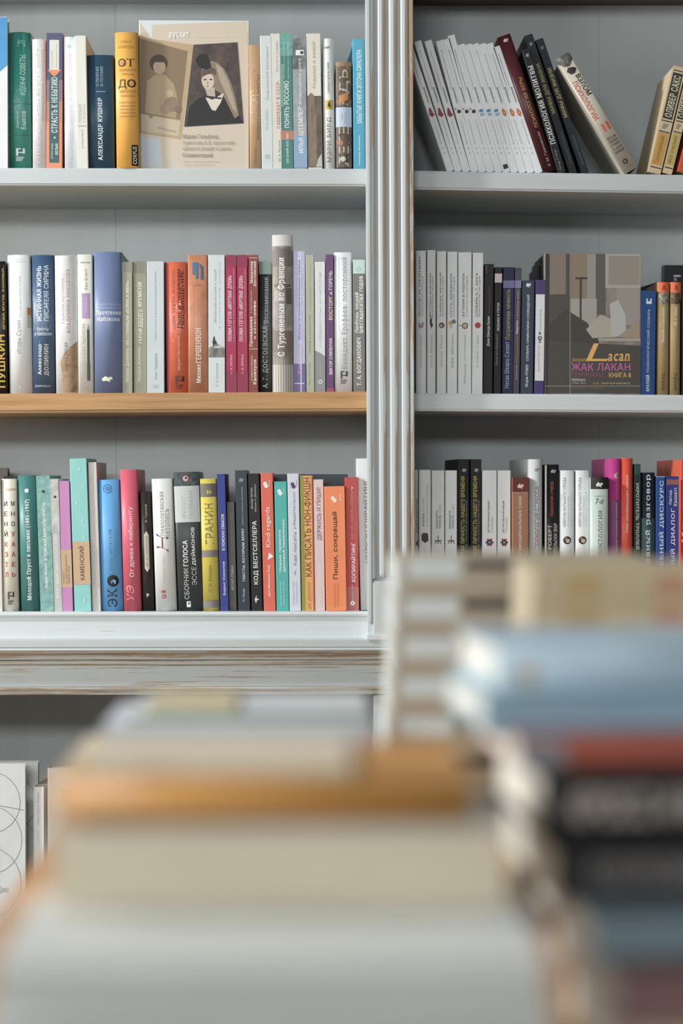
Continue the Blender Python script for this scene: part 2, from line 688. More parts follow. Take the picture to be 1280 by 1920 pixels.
k = lambda row, x: SHELF[row][1] + (SHELF[row][3] - SHELF[row][1]) * (x - SHELF[row][0]) / (SHELF[row][2] - SHELF[row][0])
shelf(-329, 701, -102, -102, 33, WHITE)
shelf(759, 1559, -98, -98, 33, DARKWOOD)
shelf(-329, 701, k('1L', -329), k('1L', 701), 32.5, WHITE)
s2 = shelf(-329, 701, k('2L', -329), k('2L', 701), 36, OAK, 0, .004)
s2['label'] = 'bare oak shelf board'
shelf(-329, 701, k('3L', -329), k('3L', 701), 40, WHITE, .012)
shelf(759, 1559, k('1R', 759), k('1R', 1559), 35, WHITE, .002)
shelf(759, 1559, k('2R', 759), k('2R', 1559), 33, WORN_RAIL, .002)
shelf(759, 1559, k('3R', 759), k('3R', 1559), 34, WHITE, .002)
shelf(-329, 701, 1760, 1760, 24, WHITE, .0, .003, .42)
shelf(759, 1559, 1760, 1760, 24, WHITE, .0, .003, .42)


def profile_x(name, pts, xa, xb, mat, back=.06, smooth=False):
    """moulding: pts = (y, pixel height) from the top down, closed at the back"""
    pr = [(y, zpx(py, 350, y)) for y, py in pts]
    pr = [(back, pr[0][1])] + pr + [(back, pr[-1][1])]
    return prism(name, pr, xa, xb, 'x', mat, case, smooth)


XB0, XB1 = X0 - .05, X1 + .05
# rail below the bottom shelf with its bead
profile_x('bottom_rail', [(-.004, 1147), (-.008, 1148.5), (-.009, 1152), (-.008, 1155.5), (-.004, 1157), (-.004, 1198)], X0, P(690, 1170).x, WORN_RAIL, .012)
profile_x('bottom_rail', [(-.004, 1164), (-.004, 1198)], XM1, X1, WORN_RAIL, .012)
# counter edge, cove and frieze
cnt = profile_x('counter_edge', [(-.012, 1197.5), (-.032, 1198.5), (-.036, 1200.5), (-.036, 1213), (-.034, 1214.5), (-.037, 1215.5), (-.038, 1219), (-.034, 1221)], XB0, XB1, WHITE, .05)
cove = [(-.033, 1220.5), (-.031, 1224)]
for j in range(7):
    a = j / 6 * math.pi / 2
    cove.append((-.030 + .012 * math.sin(a), 1224 + 5.5 * (1 - math.cos(a))))
cove += [(-.0165, 1230), (-.0165, 1236), (-.014, 1238), (-.0175, 1239.5), (-.0175, 1245), (-.0145, 1247)]
profile_x('cove_moulding', cove, XB0 + .006, XB1 - .006, WORN_COVE, .05)
profile_x('frieze_board', [(-.0125, 1247), (-.0125, 1287)], XB0 + .008, XB1 - .008, WORN_X, .05)
profile_x('frieze_bead', [(-.0105, 1287), (-.016, 1288.5), (-.018, 1291), (-.016, 1294), (-.0125, 1295.5), (-.0125, 1302)], XB0 + .008, XB1 - .008, WORN_COVE, .05)
# lower cupboard: stiles
for a, b in ((-345, -300), (700, 748), (1530, 1575)):
    box('cupboard_stile', (P(a, 1500).x, -.006, .08), (P(b, 1500).x, .02, zpx(1302)), WHITE, case, .002)
box('cupboard_ceiling', (X0, .05, zpx(1302)), (X1, .42, zpx(1302) + .012), DARKWOOD, case)
box('plinth_board', (XB0, -.01, 0), (XB1, .03, .1), WHITE, case, .002)

# reeded pillar, a touch out of plumb
PIV = Vector((P(731, 600).x, 0, zpx(600)))


def pil(ob):
    ob.location = PIV
    ob.rotation_euler = (0, -.0040, 0)
    return ob


def X_(px, y=-.03):
    return P(px, 600, y).x - PIV.x


ZT, ZE = 2.11 - PIV.z, zpx(1083) - PIV.z
ZB = zpx(1190) - PIV.z
pillar = pil(box('pillar', (X_(689.5), -.024, ZB), (X_(775), .004, ZT), WHITE, case, .001))
m1 = pil(box('pillar_margin', (X_(687.5), -.0325, zpx(1166) - PIV.z), (X_(696.5), 0.0, ZT), WHITE, case, .002))
m2 = pil(prism('pillar_margin', [(X_(696.6), -.032), (X_(700), -.0313), (X_(703), -.0295), (X_(703.6), -.024), (X_(696.6), -.024)], ZE, ZT, 'z',
               paint('rubbed_margin', '#c9cfcf', .27, 'z', 70, '#b8a58d', None, '#a18e78', '#cabda9'), case))


def reed(xa, xb, k0):
    """one raised fillet of the pillar: hollow on the left, flat face, rubbed bevel on the right, rounded lower end"""
    x0, x1 = X_(xa), X_(xb)
    w_ = x1 - x0
    prof = [(0, 0), (.10, .0008), (.17, .0022), (.22, .0042), (.27, .0064), (.32, .0070), (.60, .0072), (.66, .0070), (.80, .0066), (.95, .0058), (1, 0)]
    rings = [(ZE + .008 * (1 - math.cos(a)), math.sin(a)) for a in (0.05, .4, .8, 1.2, 1.57)] + [(ZT, 1)]
    V, fs = [], []
    n = len(prof)
    for z, s_ in rings:
        V += [((u - .5) * w_ * s_, -.0238 - d * s_, z) for u, d in prof]
    for q in range(len(rings) - 1):
        fs += [(q * n + j, q * n + j + 1, (q + 1) * n + j + 1, (q + 1) * n + j) for j in range(n - 1)]
    ob = link('reed', V, fs, paint('reed_paint_%d' % k0, '#ccd3d4', .16, 'z', 70, '#b8a791', (0, .10 * w_, .2 * w_), '#a08f7b', '#cdc1b0'), case)
    pil(ob)
    ob.location = PIV + Vector(((x0 + x1) / 2, 0, 0))
    return ob


for k0, (a, b) in enumerate(((705.5, 724.5), (726.5, 746.5), (748.5, 767.5))):
    reed(a, b, k0)
pil(box('pillar_margin', (X_(769), -.030, ZE), (X_(776), .004, ZT), paint('rubbed_margin_side', '#c4c9c8', .27, 'z', 50, '#a98a6c'), case, .001))
pil(box('pillar_plinth', (X_(697), -.034, ZB), (X_(776), .004, ZE - .004), EDGE_Z, case, .002))
pil(box('pillar_foot', (X_(684), -.040, zpx(1198) - PIV.z), (X_(776), .004, zpx(1186) - PIV.z), WORN_RAIL, case, .002))

# ================================================================== table under the foreground stacks
ZTAB = CAMZ - .276
tab = empty('display_table', (0, -2, 0), 'wooden display table carrying the blurred stacks of books', 'table')
tab.location = (.08, -1.98, 0)  # its left edge shows past the front left stack
TW = wood_mat('table_wood', ['#a8794c', '#bd8b5a', '#cc9b6a'], 'x', 20)
box('table_top', (-.28, -.62, ZTAB - .035), (.72, .64, ZTAB), TW, tab, .004)
for sx in (-.24, .62):
    for sy in (-.56, .55):
        box('leg', (sx, sy, 0), (sx + .05, sy + .05, ZTAB - .036), TW, tab, .003)
box('apron', (-.2, -.54, ZTAB - .11), (.6, -.52, ZTAB - .036), TW, tab)
box('apron', (-.2, .56, ZTAB - .11), (.6, .58, ZTAB - .036), TW, tab)


# ================================================================== books on the shelves
def bars(u, y, s, c):
    """small stacked-bar publisher mark"""
    q = []
    for k_ in range(4):
        q.append(r(u - .16, u + .2 - .03 * k_, y + 4 + 2.2 * k_, y + 5.1 + 2.2 * k_, c, 'printed_emblem'))
    q += [r(u - .16, u - .06, y - 12, y + 2, c, 'printed_emblem'), r(u - .16, u + .24, y - 5, y - 3, c, 'printed_emblem'),
          r(u + .14, u + .24, y - 12, y - 2, c, 'printed_emblem'), r(u - .06, u + .06, y - 12, y - 10, c, 'printed_emblem')]
    return q


def squig(u, y, s, c, asp=1.0):
    """small animal-head like mark"""
    return [g([(u - .16, y + s * .6), (u - .2, y - s * .1), (u - .06, y - s), (u + .02, y - s * .5), (u + .16, y - s * .8), (u + .2, y),
               (u + .08, y + s * .3), (u + .12, y + s * .9), (u - .02, y + s * .5)], c, 'printed_emblem')]


# ---- top shelf, left bay
SKY = mottled('sky_cover', ['#2f7fb8', '#4b93c4', '#5aa0cc'], 6)
face_book('1L', -150, 14.5, 31, '#d5dadb', 'tall face-out cover, blue above white, cut by the left edge of the top shelf',
          [g([(-149, 32), (14.3, 32), (14.3, 122), (-149, 262)], SKY)], y=.004, w=.02)
book('1L', 15, 57, 60, '#1f8f80', 'teal hardback in clear film, leftmost spine on the top left shelf', [
    r(.2, 1, 194, 195, '#0f5a55'), r(.2, 1, 253, 254, '#0f5a55'),
    t('ИДЕИ И СОВЕТЫ', 103, 178, .68, 12, '#bfe0d8', 1), t('ШОУ', 74, 87, .6, 14, '#a9d3ca'),
    t('Дмитрий', 209, 240, .42, 6, '#b6d8d2'), t('Быков', 208, 242, .68, 9, '#d3e8e4', 1)] + bars(.5, 290, 1, '#d3e6e2'),
    xb=16, hard=True, rnd=.007, wrap=True)
book('1L', 60.5, 86, 73, '#d9d6d6', 'pale grey-pink paperback with faint vertical lettering beside the teal wrapped hardback', [
    t('ТАНЕЦ ВОКРУГ МИРА', 90, 228, .4, 7, '#c3bdb9'), t('СОЧИНЕНИЯ И ПИСЬМА', 92, 225, .78, 4, '#bcb0ac'), t('ОЛЬГА', 244, 305, .5, 6, '#ccc7c4')], xb=61, rnd=.003)
book('1L', 88, 118, 62, '#dd8a63', 'purple and orange paperback with a green title panel and cream label', [
    r(0, 1, 62, 150, '#4f4b73'), r(0, 1, 150, 190, '#8a6a7c'), r(0, 1, 190, 228, '#b97b70'), r(.18, .78, 75, 131, '#cfd3c6'),
    r(.18, .78, 131, 305, '#2f5b5e'), g([(.05, 131), (.92, 131), (.48, 144)], '#f08348'),
    t('ПОЭЗИЯ', 95, 128, .34, 4, '#a9aa94'), t('избранные стихи', 82, 128, .62, 3, '#9a9c88'),
    t('СТРАСТЬ К НЕБЫТИЮ', 145, 249, .5, 11, '#d8e2e0', 1), o(.52, 258, 1.6, '#e6ecea'),
    t('Александр', 269, 298, .36, 4, '#cfdbd8'), t('БЕЛЫХ', 269, 290, .64, 5, '#dfe7e5', 1)], xb=87)
book('1L', 119, 142, 69, '#dfe4ea', 'plain bluish-white paperback with a tiny blue mark near its top', [
    o(.45, 87, 3, '#8fc6d8', .55), t('СОЧИНЕНИЯ В ПРОЗЕ', 100, 232, .5, 4, '#e6d5cf'), t('ТИМ ГРЕГОРИ', 243, 303, .55, 7, '#c9d2dc')], xb=121, rnd=.002)
book('1L', 140.5, 162, 67, '#d6d7cd', 'cream paperback with small grey lettering left of the dark blue spine', [
    t('ПОЭЗИЯ', 196, 230, .35, 5, '#a8a99f'), t('и поэтика', 196, 230, .7, 3, '#b4b5ab'), r(.15, .85, 235, 237.5, '#a9aaa2'), t('воспоминания', 243, 278, .5, 3.5, '#aeafa6')],
    xb=144.5, y=.006, dp=.155)
book('1L', 162, 213, 103, '#27475c', 'dark blue hardback with white capitals and a short rule on the top left shelf', [
    t('АЛЕКСАНДР КУШНЕР', 184, 301, .5, 9.5, '#dbe6ea', 1), t('О ПОЭТАХ', 125, 162, .4, 5, '#9db4c0'), t('И ПОЭЗИИ', 125, 162, .56, 5, '#9db4c0'), r(.35, .7, 171.5, 172.5, '#9fb6c2')],
    xb=164, rnd=.004, y=.010, hard=True)
book('1L', 215, 258, 60, '#e2a63a', 'golden yellow hardback with big black capitals on the top left shelf', [
    hz('ЕЛЕНА', .25, .75, 76, 81, '#a57a2c'), hz('МАРКОВА', .14, .84, 85, 91, '#a57a2c'),
    hz('О', .13, .47, 110, 125, '#17130d', 1), hz('Т', .5, .86, 110, 125, '#17130d'), o(.3, 118, 3, '#c96a3c'),
    hz('золотого', .16, .9, 129, 134, '#a57a2c'), hz('тельца', .25, .8, 137, 142, '#a57a2c'),
    hz('Д', .12, .48, 149, 167, '#17130d'), hz('О', .52, .9, 149, 164, '#17130d', 1), o(.71, 156, 3, '#e2a63a'),
    hz('золотого', .16, .9, 169, 174, '#a57a2c'), hz('телёнка', .2, .84, 177, 182, '#a57a2c')]
    + [hz('современные записки', .15, .86, 191 + 6.5 * k_, 194.5 + 6.5 * k_, '#9c7028') for k_ in range(5)]
    + [r(.68, .96, 272, 311, '#15110e', 'publisher_label'), t('CORPUS', 275, 308, .82, 7, '#ece8de', 1)], xb=218, hard=True, rnd=.006, y=.0)
ruslit = [
    g([(261.5, 38.5), (466, 38.5), (466, 60), (285, 74)], '#c9d4d5'), g([(285, 47), (464, 39), (466, 313), (303, 313), (300, 262), (285, 75)], '#c8bba6'),
    g([(262, 255), (300, 262), (304, 313), (262, 313)], '#bdc8cd'), g([(262, 70), (363, 84), (340, 262), (262, 250)], '#b39c74'),
    g([(263, 73), (352, 96), (338, 225), (263, 214)], '#836d4e'), g([(266, 214), (338, 227), (334, 255), (266, 246)], '#bfb196'),  # dark brown photo ground carries the yellow book's shadow in its colour
    g([(272, 200), (276, 152), (292, 140), (309, 140), (326, 158), (334, 190), (330, 222), (272, 212)], '#a58f6b'),
    o(297.5, 119, 17, '#45302a', asp=.95), o(299, 126, 11.5, '#b29a7e', asp=1.15), r(289, 309, 110, 117, '#45302a', 'printed_shape'),
    o(318, 176, 7, '#b59f82'), o(322, 196, 14, '#8a735c'), o(309, 205, 9, '#967e63'), o(334, 205, 7, '#7c654f'),
    o(283, 219, 3.5, '#8e7850'), g([(296, 238), (330, 246), (328, 249), (296, 241)], '#a8967a'),
    g([(363, 84), (445, 79), (456.5, 231), (345, 238)], mottled('old_photo', ['#2e2420', '#453832', '#5a4a40'], 60)),
    g([(350, 237.5), (355, 200), (370, 186), (386, 179), (420, 176), (440, 190), (448, 212), (455.5, 230.5)], '#1d1718'),
    g([(378, 132), (384, 120), (396, 114), (408, 117), (421, 130), (432, 152), (441, 182), (448, 216), (440, 222), (431, 204), (420, 182), (410, 172), (402, 168), (384, 168), (377, 152)], '#85745f'),
    g([(404, 118), (416, 128), (428, 152), (438, 184), (444, 212), (436, 204), (424, 176), (412, 150)], '#a8977f'),
    g([(384, 164), (402, 164), (404, 182), (390, 184)], '#b5a592'),
    g([(384, 181), (398, 187), (420, 174), (414, 192), (404, 208), (397, 206)], '#cfc8b8'), g([(383, 179), (416, 183), (414, 186), (384, 183)], '#2a2320'),
    o(390, 152, 11.5, '#c9baa8', asp=1.3), g([(378, 145), (379, 132), (392, 124), (404, 130), (405, 142), (398, 138), (388, 140)], '#5c4a3e'),
    g([(366, 112), (374, 102), (386, 101), (393, 112), (396, 126), (388, 131), (374, 127)], '#191413'),
    g([(382, 148.5), (387, 147.5), (387, 150), (382, 151)], '#3a2c26'), g([(393, 147.5), (398, 148), (398, 150.5), (393, 150)], '#3a2c26'), g([(389, 151), (391, 158), (387.5, 158)], '#a3907e'),
    g([(385.5, 161.5), (392, 161), (389, 163.5)], '#8c5f52'),
    hz('руслит', 317, 354, 61, 73, '#ecebe4', 1), hz('литературные памятники XX века', 360, 452, 66, 70, '#e3ded2'),
    hz('Мария Гельфонд', 342, 409, 252, 262, '#857a6a'), hz('трилогия А.Я. Бруштейн', 342, 440, 264, 273, '#a09482'),
    hz('«Дорога уходит в даль»', 342, 434, 275, 284, '#978b79'), hz('Комментарий', 342, 398, 287, 297, '#857a6a'),
    hz('часть 1. «Дорога уходит в даль»', 343, 413, 302, 305, '#a89c89'), hz('часть 2. «В рассветный час»', 343, 402, 308, 311, '#a89c89')]
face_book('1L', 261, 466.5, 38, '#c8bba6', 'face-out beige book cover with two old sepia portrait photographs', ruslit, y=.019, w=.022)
book('1L', 467, 489, 84, '#c09a70', 'tan film-wrapped paperback next to the face-out sepia portrait cover', [
    t('НАСЕКОМОЕ РАДОСТЬ', 130, 265, .38, 7, '#b98a5c'), t('ЖИВОПИСЬ И МИРЫ', 140, 262, .75, 5, '#8f6a45'), t('собрание', 280, 310, .5, 5, '#8f6a45')], xb=468, wrap=True, rnd=.002)
book('1L', 487.5, 509, 67, '#cbd4d2', 'pale mint-grey paperback with thin grey script between tan and red-lettered spines', [
    t('Лица русской эмиграции', 88, 190, .6, 6, '#8f9a9a', 0, 1), t('Клэр Дювин', 205, 245, .5, 5, '#9aa5a5', 0, 1), t('СПб', 290, 298, .5, 8, '#8f9a9a')], xb=491)
book('1L', 508, 526, 63, '#d4d3c8', 'cream paperback with red capitals on the top left shelf', [
    t('САМИЗДАТ В СССР:', 152, 241, .68, 7.5, '#b5493f'), t('ТЕКСТЫ И СУДЬБЫ', 78, 136, .62, 4, '#8e8e86'), t('Ю. А. Русина', 263, 303, .72, 4.5, '#6e6e68')], xb=512)
book('1L', 524, 548, 63, '#3f7f78', 'green-teal paperback with white capitals right of the red-lettered cream spine', [
    r(0, 1, 63, 105, mottled('teal_print', ['#2a6a68', '#6fa9a0', '#3c8580'], 90)), r(0, .3, 120, 200, '#6b9a92'), r(0, 1, 245, 262, mottled('teal_print2', ['#3c807a', '#c77b5c', '#2f7470'], 60)),
    t('ПОНЯТЬ РОССИЮ', 152, 240, .5, 9, '#d9e8e4', 1), t('ОПЫТ И РОССИЙСКАЯ ГОСУДАРСТВЕННОСТЬ', 78, 148, .34, 3, '#b9d6d0'), t('ДИПЛОМАТИЯ ОТ ЕКАТЕРИНЫ', 78, 148, .68, 3, '#b9d6d0'),
    t('ЕВГЕНИЙ КОСТИН', 250, 306, .5, 5.5, '#cfe2de', 1)], xb=527)
book('1L', 547.5, 573, 67, '#8f9498', 'grey paperback with a light blue foot and tilted white title', [
    r(0, 1, 67, 130, mottled('grey_photo', ['#4a4543', '#75777a', '#a4a7a8'], 40)), r(0, 1, 130, 254, mottled('grey_photo2', ['#7f8488', '#9a9fa2', '#b2b5b6'], 40)),
    r(0, 1, 254, 314, '#88a3c4'), r(.25, .85, 94, 104, '#e1e4e4'), o(.7, 99, 3, '#2b2b2b'),
    t('Возвращение долга', 110, 196, .55, 7, '#e2e6e6', 0, 1), t('ИЛЬЯ ШТЕМЛЕР', 201, 287, .55, 8.5, '#eef1f1', 1)], xb=551)
book('1L', 574, 601, 63, '#d5d2c5', 'cream paperback with a photograph of an old stone post on its lower half', [
    t('Родники и камни', 78, 166, .52, 7, '#9c8f7c'), r(.02, .98, 180, 314, mottled('stone_photo', ['#3c342b', '#5f5344', '#7a6c58'], 70, (1, 1, .4))),
    g([(.06, 200), (.1, 178), (.28, 174), (.48, 180), (.5, 205), (.62, 215), (.6, 312), (.08, 312)], mottled('stone_photo_light', ['#6a5d4b', '#857764', '#5a4d3e'], 90, (1, 1, .3))),
    g([(.55, 313), (.7, 298), (.95, 288), (.98, 313)], '#b8b6ad')], xb=578)
book('1L', 604, 626, 72, '#dedfdc', 'white hardback with a gold square emblem between grey and black lettering', [
    hz('АМУ', .12, .7, 87, 91, '#5b2a2a', 1), t('ЦИВИЛИЗАЦИИ', 117, 175, .5, 4.5, '#4c4c4c', 1), r(.18, .86, 188, 205, '#c2a23c'), g([(.52, 189), (.3, 204), (.44, 198), (.52, 204), (.6, 198), (.74, 204)], '#2a2410', 'printed_emblem'),
    t('МЭРИ БИРД', 220, 305, .5, 9, '#5d5d5b')], xb=607, hard=True, rnd=.005)
book('1L', 628.5, 659, 116, '#4b4238', 'squat dark brown book with heavy ornate capitals and a pale blue label', [
    r(0, 1, 116, 314, mottled('brown_print', ['#2d2620', '#574a3d', '#7a6347'], 80)), r(0, 1, 116, 124, '#8d6e4f'),
    t('ЛЕГЕ', 238, 312, .5, 19, '#a8a396', 1), t('НДЫ', 124, 198, .55, 19, '#b5a58c', 1), r(.0, 1, 201, 238, '#a9b7ca', 'paper_label'), t('Павел', 212, 228, .38, 4, '#7f8ea4'), t('Муратов', 209, 231, .62, 4, '#7f8ea4'),
    o(.45, 298, 5, '#b9b6b0'), o(.3, 268, 5, '#a5694c'), g([(.2, 180), (.8, 172), (.8, 186), (.2, 196)], '#b9793f')], xb=629.5, rnd=.004, dp=.10, hard=True)
book('1L', 661, 683.5, 73, '#3fa0bd', 'bright blue paperback with tall white capitals against the pillar', [
    t('ЗАБЫТЫЕ КНИГИ ЭПТОНА СИНКЛЕРА', 93, 232, .52, 9.5, '#d3e8ec', 1), t('Леонид Аксенов', 254, 311, .5, 3.5, '#d9eef2', 1)], xb=663, rz=2.2)

# ---- top shelf, right bay: twelve leaning white volumes, then dark ones
ORD = ['first', 'second', 'third', 'fourth', 'fifth', 'sixth', 'seventh', 'eighth', 'ninth', 'tenth', 'eleventh', 'twelfth']
tops = [(761, 92), (775.5, 77), (795, 76), (816, 76), (829, 73), (838, 66), (857, 83), (870, 83), (883, 82), (896, 82), (910, 81), (923, 87)]
kinds = [('#8c2f3a', 'red ship emblem'), ('#3b2326', 'dark round emblem'), ('#3f86ab', 'blue square emblem'), ('#c56a35', 'orange leaf emblem')]
for k_ in range(12):
    c, nm = kinds[k_ // 3]
    tx, ty = tops[k_]
    bx = 838 + 15.1 * k_
    e_y = 213
    em = {0: [g([(.15, e_y + 4), (.35, e_y - 8), (.6, e_y - 9), (.75, e_y + 2), (.9, e_y + 5), (.5, e_y + 9)], c, 'printed_emblem')],
          1: [o(.55, e_y - 2, 3.6, c), o(.2, e_y - 8, 2.2, '#9a9d9d')],
          2: [r(.25, .78, e_y - 6, e_y - 1, c, 'printed_emblem'), r(.25, .78, e_y + 1, e_y + 6, '#7fb0c4', 'printed_emblem')],
          3: [g([(.45, e_y - 9), (.8, e_y), (.62, e_y + 8), (.3, e_y + 5), (.25, e_y - 3)], c, 'printed_emblem'), o(.55, e_y, 2, '#d8a060')]}[k_ // 3]
    tc_ = ['#a8666c', '#57595c', '#6f93ab', '#6b6e70'][k_ // 3]
    book('1R', tx, tx + 15.4, ty, '#dde1e2', '%s from the pillar of twelve leaning white paperbacks, with %s' % (ORD[k_], nm),
         [t('Социальная психология', 95 + (8 if k_ // 3 == 3 else 0), 168, .42, 3, tc_), t('понимание', 166, 195, .62, 3, '#2c2e30', 1)] + em + [t('А. Е. Айламазьян', 226, 292, .45, 3.4, '#9fa4a6', 0, 1)]
         + ([r(.2, .8, 310, 318, '#1d2a26', 'printed_emblem')] if k_ == 7 else []),
         xb=bx, y=.014, group='leaning white paperbacks', dp=.135)
book('1R', 931, 958, 66, '#4a1a20', 'leaning dark maroon hardback with gold title and silver author', squig(.52, 80, 4, '#b9b2b0') + [
    t('ПСИХОЛОГИЯ ВЕРЫ', 150, 243, .6, 7, '#b59250', 1), t('Р. М. Грановская', 252, 315, .6, 6, '#b9a9a4')], xb=1020, hard=True, rnd=.003, y=.01)
book('1R', 977, 993, 92, '#17161b', 'leaning black book with bold white title, leftmost of the three black ones', squig(.5, 106, 4, '#8d8f92') + [
    t('ПСИХОЛОГИЯ МОЛИТВЫ', 125, 272, .45, 9, '#d4d4d2', 1), t('Питер Л. Клэг', 282, 320, .45, 5, '#8f8f92'), r(0, .06, 100, 320, '#5e5a55')], xb=1046.5, y=.008)
book('1R', 982, 999, 65, '#161c24', 'leaning black book with yellow title, middle of the three black ones', squig(.45, 85, 4, '#6d7278') + [
    t('МИФЫ ДЛЯ ЖИЗНИ', 122, 215, .5, 8, '#b7a94d', 1), t('Джозеф Кэмпбелл', 250, 308, .6, 5, '#5d666e')], xb=1067, y=.016, hard=True)
book('1R', 1003, 1019, 73, '#161c24', 'leaning black book with yellow title nearest the tilted beige spine', squig(.5, 92, 4, '#5d6268') + [
    t('МИФЫ ДЛЯ ЖИЗНИ', 130, 222, .5, 8, '#a89b48', 1), t('Джозеф Кэмпбелл', 256, 312, .6, 5, '#525b63')], xb=1090, y=.016, hard=True)
book('1R', 1041.5, 1076, 113, '#b9b3a3', 'steeply tilted beige hardback with black and orange title', [
    g([(.0, 112), (1, 112), (1, 124), (.55, 132), (.25, 130), (0, 122)], mottled('collage', ['#2c2c2c', '#5d5d5b', '#9a9a96'], 120)), g([(.2, 138), (.4, 133), (.72, 136), (.88, 140), (.6, 146), (.35, 145)], '#2e2d2b'),
    t('ВЗЛОМ', 150, 188, .72, 10.5, '#1e1d1c', 1, 0, 1), t('ПСИХОЛОГИИ', 158, 228, .28, 9.5, '#c8502f', 1, 0, 1), hz('II', .3, .8, 238, 252, '#c8502f', 1)]
    + [hz(s_, .2, .82, 262 + 6.5 * k_, 266.5 + 6.5 * k_, '#3c3a36', 1) for k_, s_ in enumerate(['Все', 'психологи', 'и теории', 'в одной', 'книге'])]
    + [o(.45, 309, 5, '#26241f', .5), r(.35, .75, 318, 319, '#6d675a')], xb=1171, hard=True, rnd=.002, y=.006, pages='#3a352e')
saks = lambda gold, s_, fs_: [r(.0, 1, 128, 325, '#c9b48c'), r(.12, .9, 140, 226, '#31352d'), t(s_, 145, 222, .52, 13, '#d8cfae', 1), r(.1, .95, 135, 137, '#2d2a20'), r(.1, .95, 229, 231, '#2d2a20'),
    g([(.3, 235), (.75, 235), (.55, 245), (.25, 245)], '#8c8a74', 'printed_emblem'), r(.1, .95, 249, 251, '#2d2a20'), r(.12, .9, 252, 312, gold), t(fs_, 257, 309, .5, 9, '#5a4014', 0, 1), r(.1, .95, 316, 318, '#2d2a20')]
book('1R', 1261.5, 1287, 128, '#c9b48c', 'tan paperback leaning right with ochre title box, left of its twin', saks('#c08f2e', 'ОЛИВЕР САКС', 'Галлюцинации'), xb=1214, y=.004, group='pair of tan leaning paperbacks', dp=.13)
book('1R', 1289, 1308, 130, '#cdbb96', 'tan paperback leaning right with a yellow title box beside the orange-red spine', saks('#b8a24a', 'ОЛИВЕР САКС', 'Мозг и музыка'), xb=1241.5, y=.004, group='pair of tan leaning paperbacks', dp=.13)
book('1R', 1318, 1348, 140, '#c9502e', 'orange-red book at the right edge of the top right shelf', (), xb=1269, y=.004, dp=.13)

# ---- middle shelf, left bay
book('2L', -26, 11, 490, '#22201e', 'black book with yellow capitals at the left edge of the oak shelf', [
    t('ДРУЗЕЙ, ВРАГОВ, ЗНАКОМЫХ...', 498, 618, .86, 5.5, '#d9b45a', 1), t('ПУШКИН', 628, 727, .72, 13, '#dcb43c', 1)], xb=-23, hard=True, rnd=.002)
book('2L', 13.5, 57, 478, '#dde1e2', 'white rounded hardback with thin grey lettering second from left on the oak shelf', [
    hz('РУССКИЙ', .35, .65, 486, 488, '#c4c9cb'), hz('ЛИТЕРАТУРНЫЙ', .25, .8, 490, 492.5, '#c4c9cb'), t('Русский канон: Книги XX века', 517, 595, .53, 4, '#b0b6ba'),
    t('Игорь Сухих', 600, 663, .47, 10, '#80868c'), r(.83, .985, 577, 591, '#b97a44'), r(.83, .985, 591, 615, '#b5b29c'), g([(.45, 720), (.55, 730), (.5, 724), (.58, 720), (.44, 732)], '#b0b6ba', 'printed_emblem')], xb=17.5, hard=True, rnd=.006)
book('2L', 59, 101, 478, '#38587a', 'steel-blue film-wrapped hardback with white capitals on the oak shelf', [
    t('ИСТИННАЯ ЖИЗНЬ', 499, 602, .34, 9, '#d5dfe6', 1), t('ПИСАТЕЛЯ СИРИНА', 497, 602, .66, 9, '#d5dfe6', 1), hz('Работы', .22, .76, 614, 620, '#cfd9e0', 1, 1), hz('о Набокове', .12, .88, 622, 629, '#cfd9e0', 1, 1),
    t('Александр', 645, 703, .36, 8, '#d0d5d0', 1), t('ДОЛИНИН', 645, 704, .66, 9, '#d8d3c0', 1), hz('SYMPOSIUM', .12, .82, 722, 726, '#aebdc9')], xb=60.5, hard=True, rnd=.006, wrap=True)
book('2L', 102, 144, 479, '#d3d6d5', 'pale grey hardback with red lettering and a brown shape at its foot', [
    r(.3, 1, 480, 600, mottled('smoke_print', ['#c4c7c5', '#d3d6d5', '#b3b4ae'], 50, (1, 1, .5))), g([(.98, 640), (.98, 736), (.3, 736), (.28, 700), (.2, 680), (.4, 662), (.7, 650)], mottled('fur_print', ['#8a6c4c', '#a5896a', '#7a5a3c'], 60)),
    t('ТАЙНАЯ ИСТОРИЯ', 522, 608, .36, 5, '#8c9294'), t('ВЛАДИМИРА НАБОКОВА', 504, 624, .62, 7.5, '#a86a66'), t('АНДРЕА ПИТЦЕР', 642, 697, .5, 6, '#4c443c')], xb=104.5, hard=True, rnd=.005)
book('2L', 145, 174, 477, '#d8d8ce', 'ivory paperback with a fountain pen picture and mauve block', [
    hz('НАБОКОВ', .2, .82, 491, 493.5, '#5a5a58', 1), t('Бен Блатт', 504, 543, .55, 5, '#8e8c88'), r(.28, .8, 550, 597, '#a990b8'), t('РОМАНЫ', 556, 585, .55, 5, '#cdbcd6'),
    g([(.67, 606), (.75, 618), (.6, 618)], '#8d9288'), r(.6, .75, 618, 680, '#3c3c38', 'printed_shape'), r(.58, .78, 680, 714, '#4a4a44', 'printed_shape'), t('Любимое слово Набокова', 607, 714, .35, 7, '#a6a69c'), hz('РИПОЛ', .38, .66, 726, 732, '#a0a098')], xb=147, rnd=.002)
book('2L', 175.5, 228, 472, '#6b7ba2', 'thick periwinkle-blue hardback with horizontal white title on the oak shelf', [
    hz('Андрей Бабиков', .09, .95, 568, 574, '#aab6d0'), r(.04, .98, 577, 578, '#a7b3ce'), hz('Прочтение', .07, .97, 582, 592, '#dce2ea', 1), hz('Набокова', .12, .92, 594, 602, '#dce2ea', 1)] + squig(.48, 711, 6, '#d5d6b8'), xb=176, hard=True, rnd=.007, y=.008)
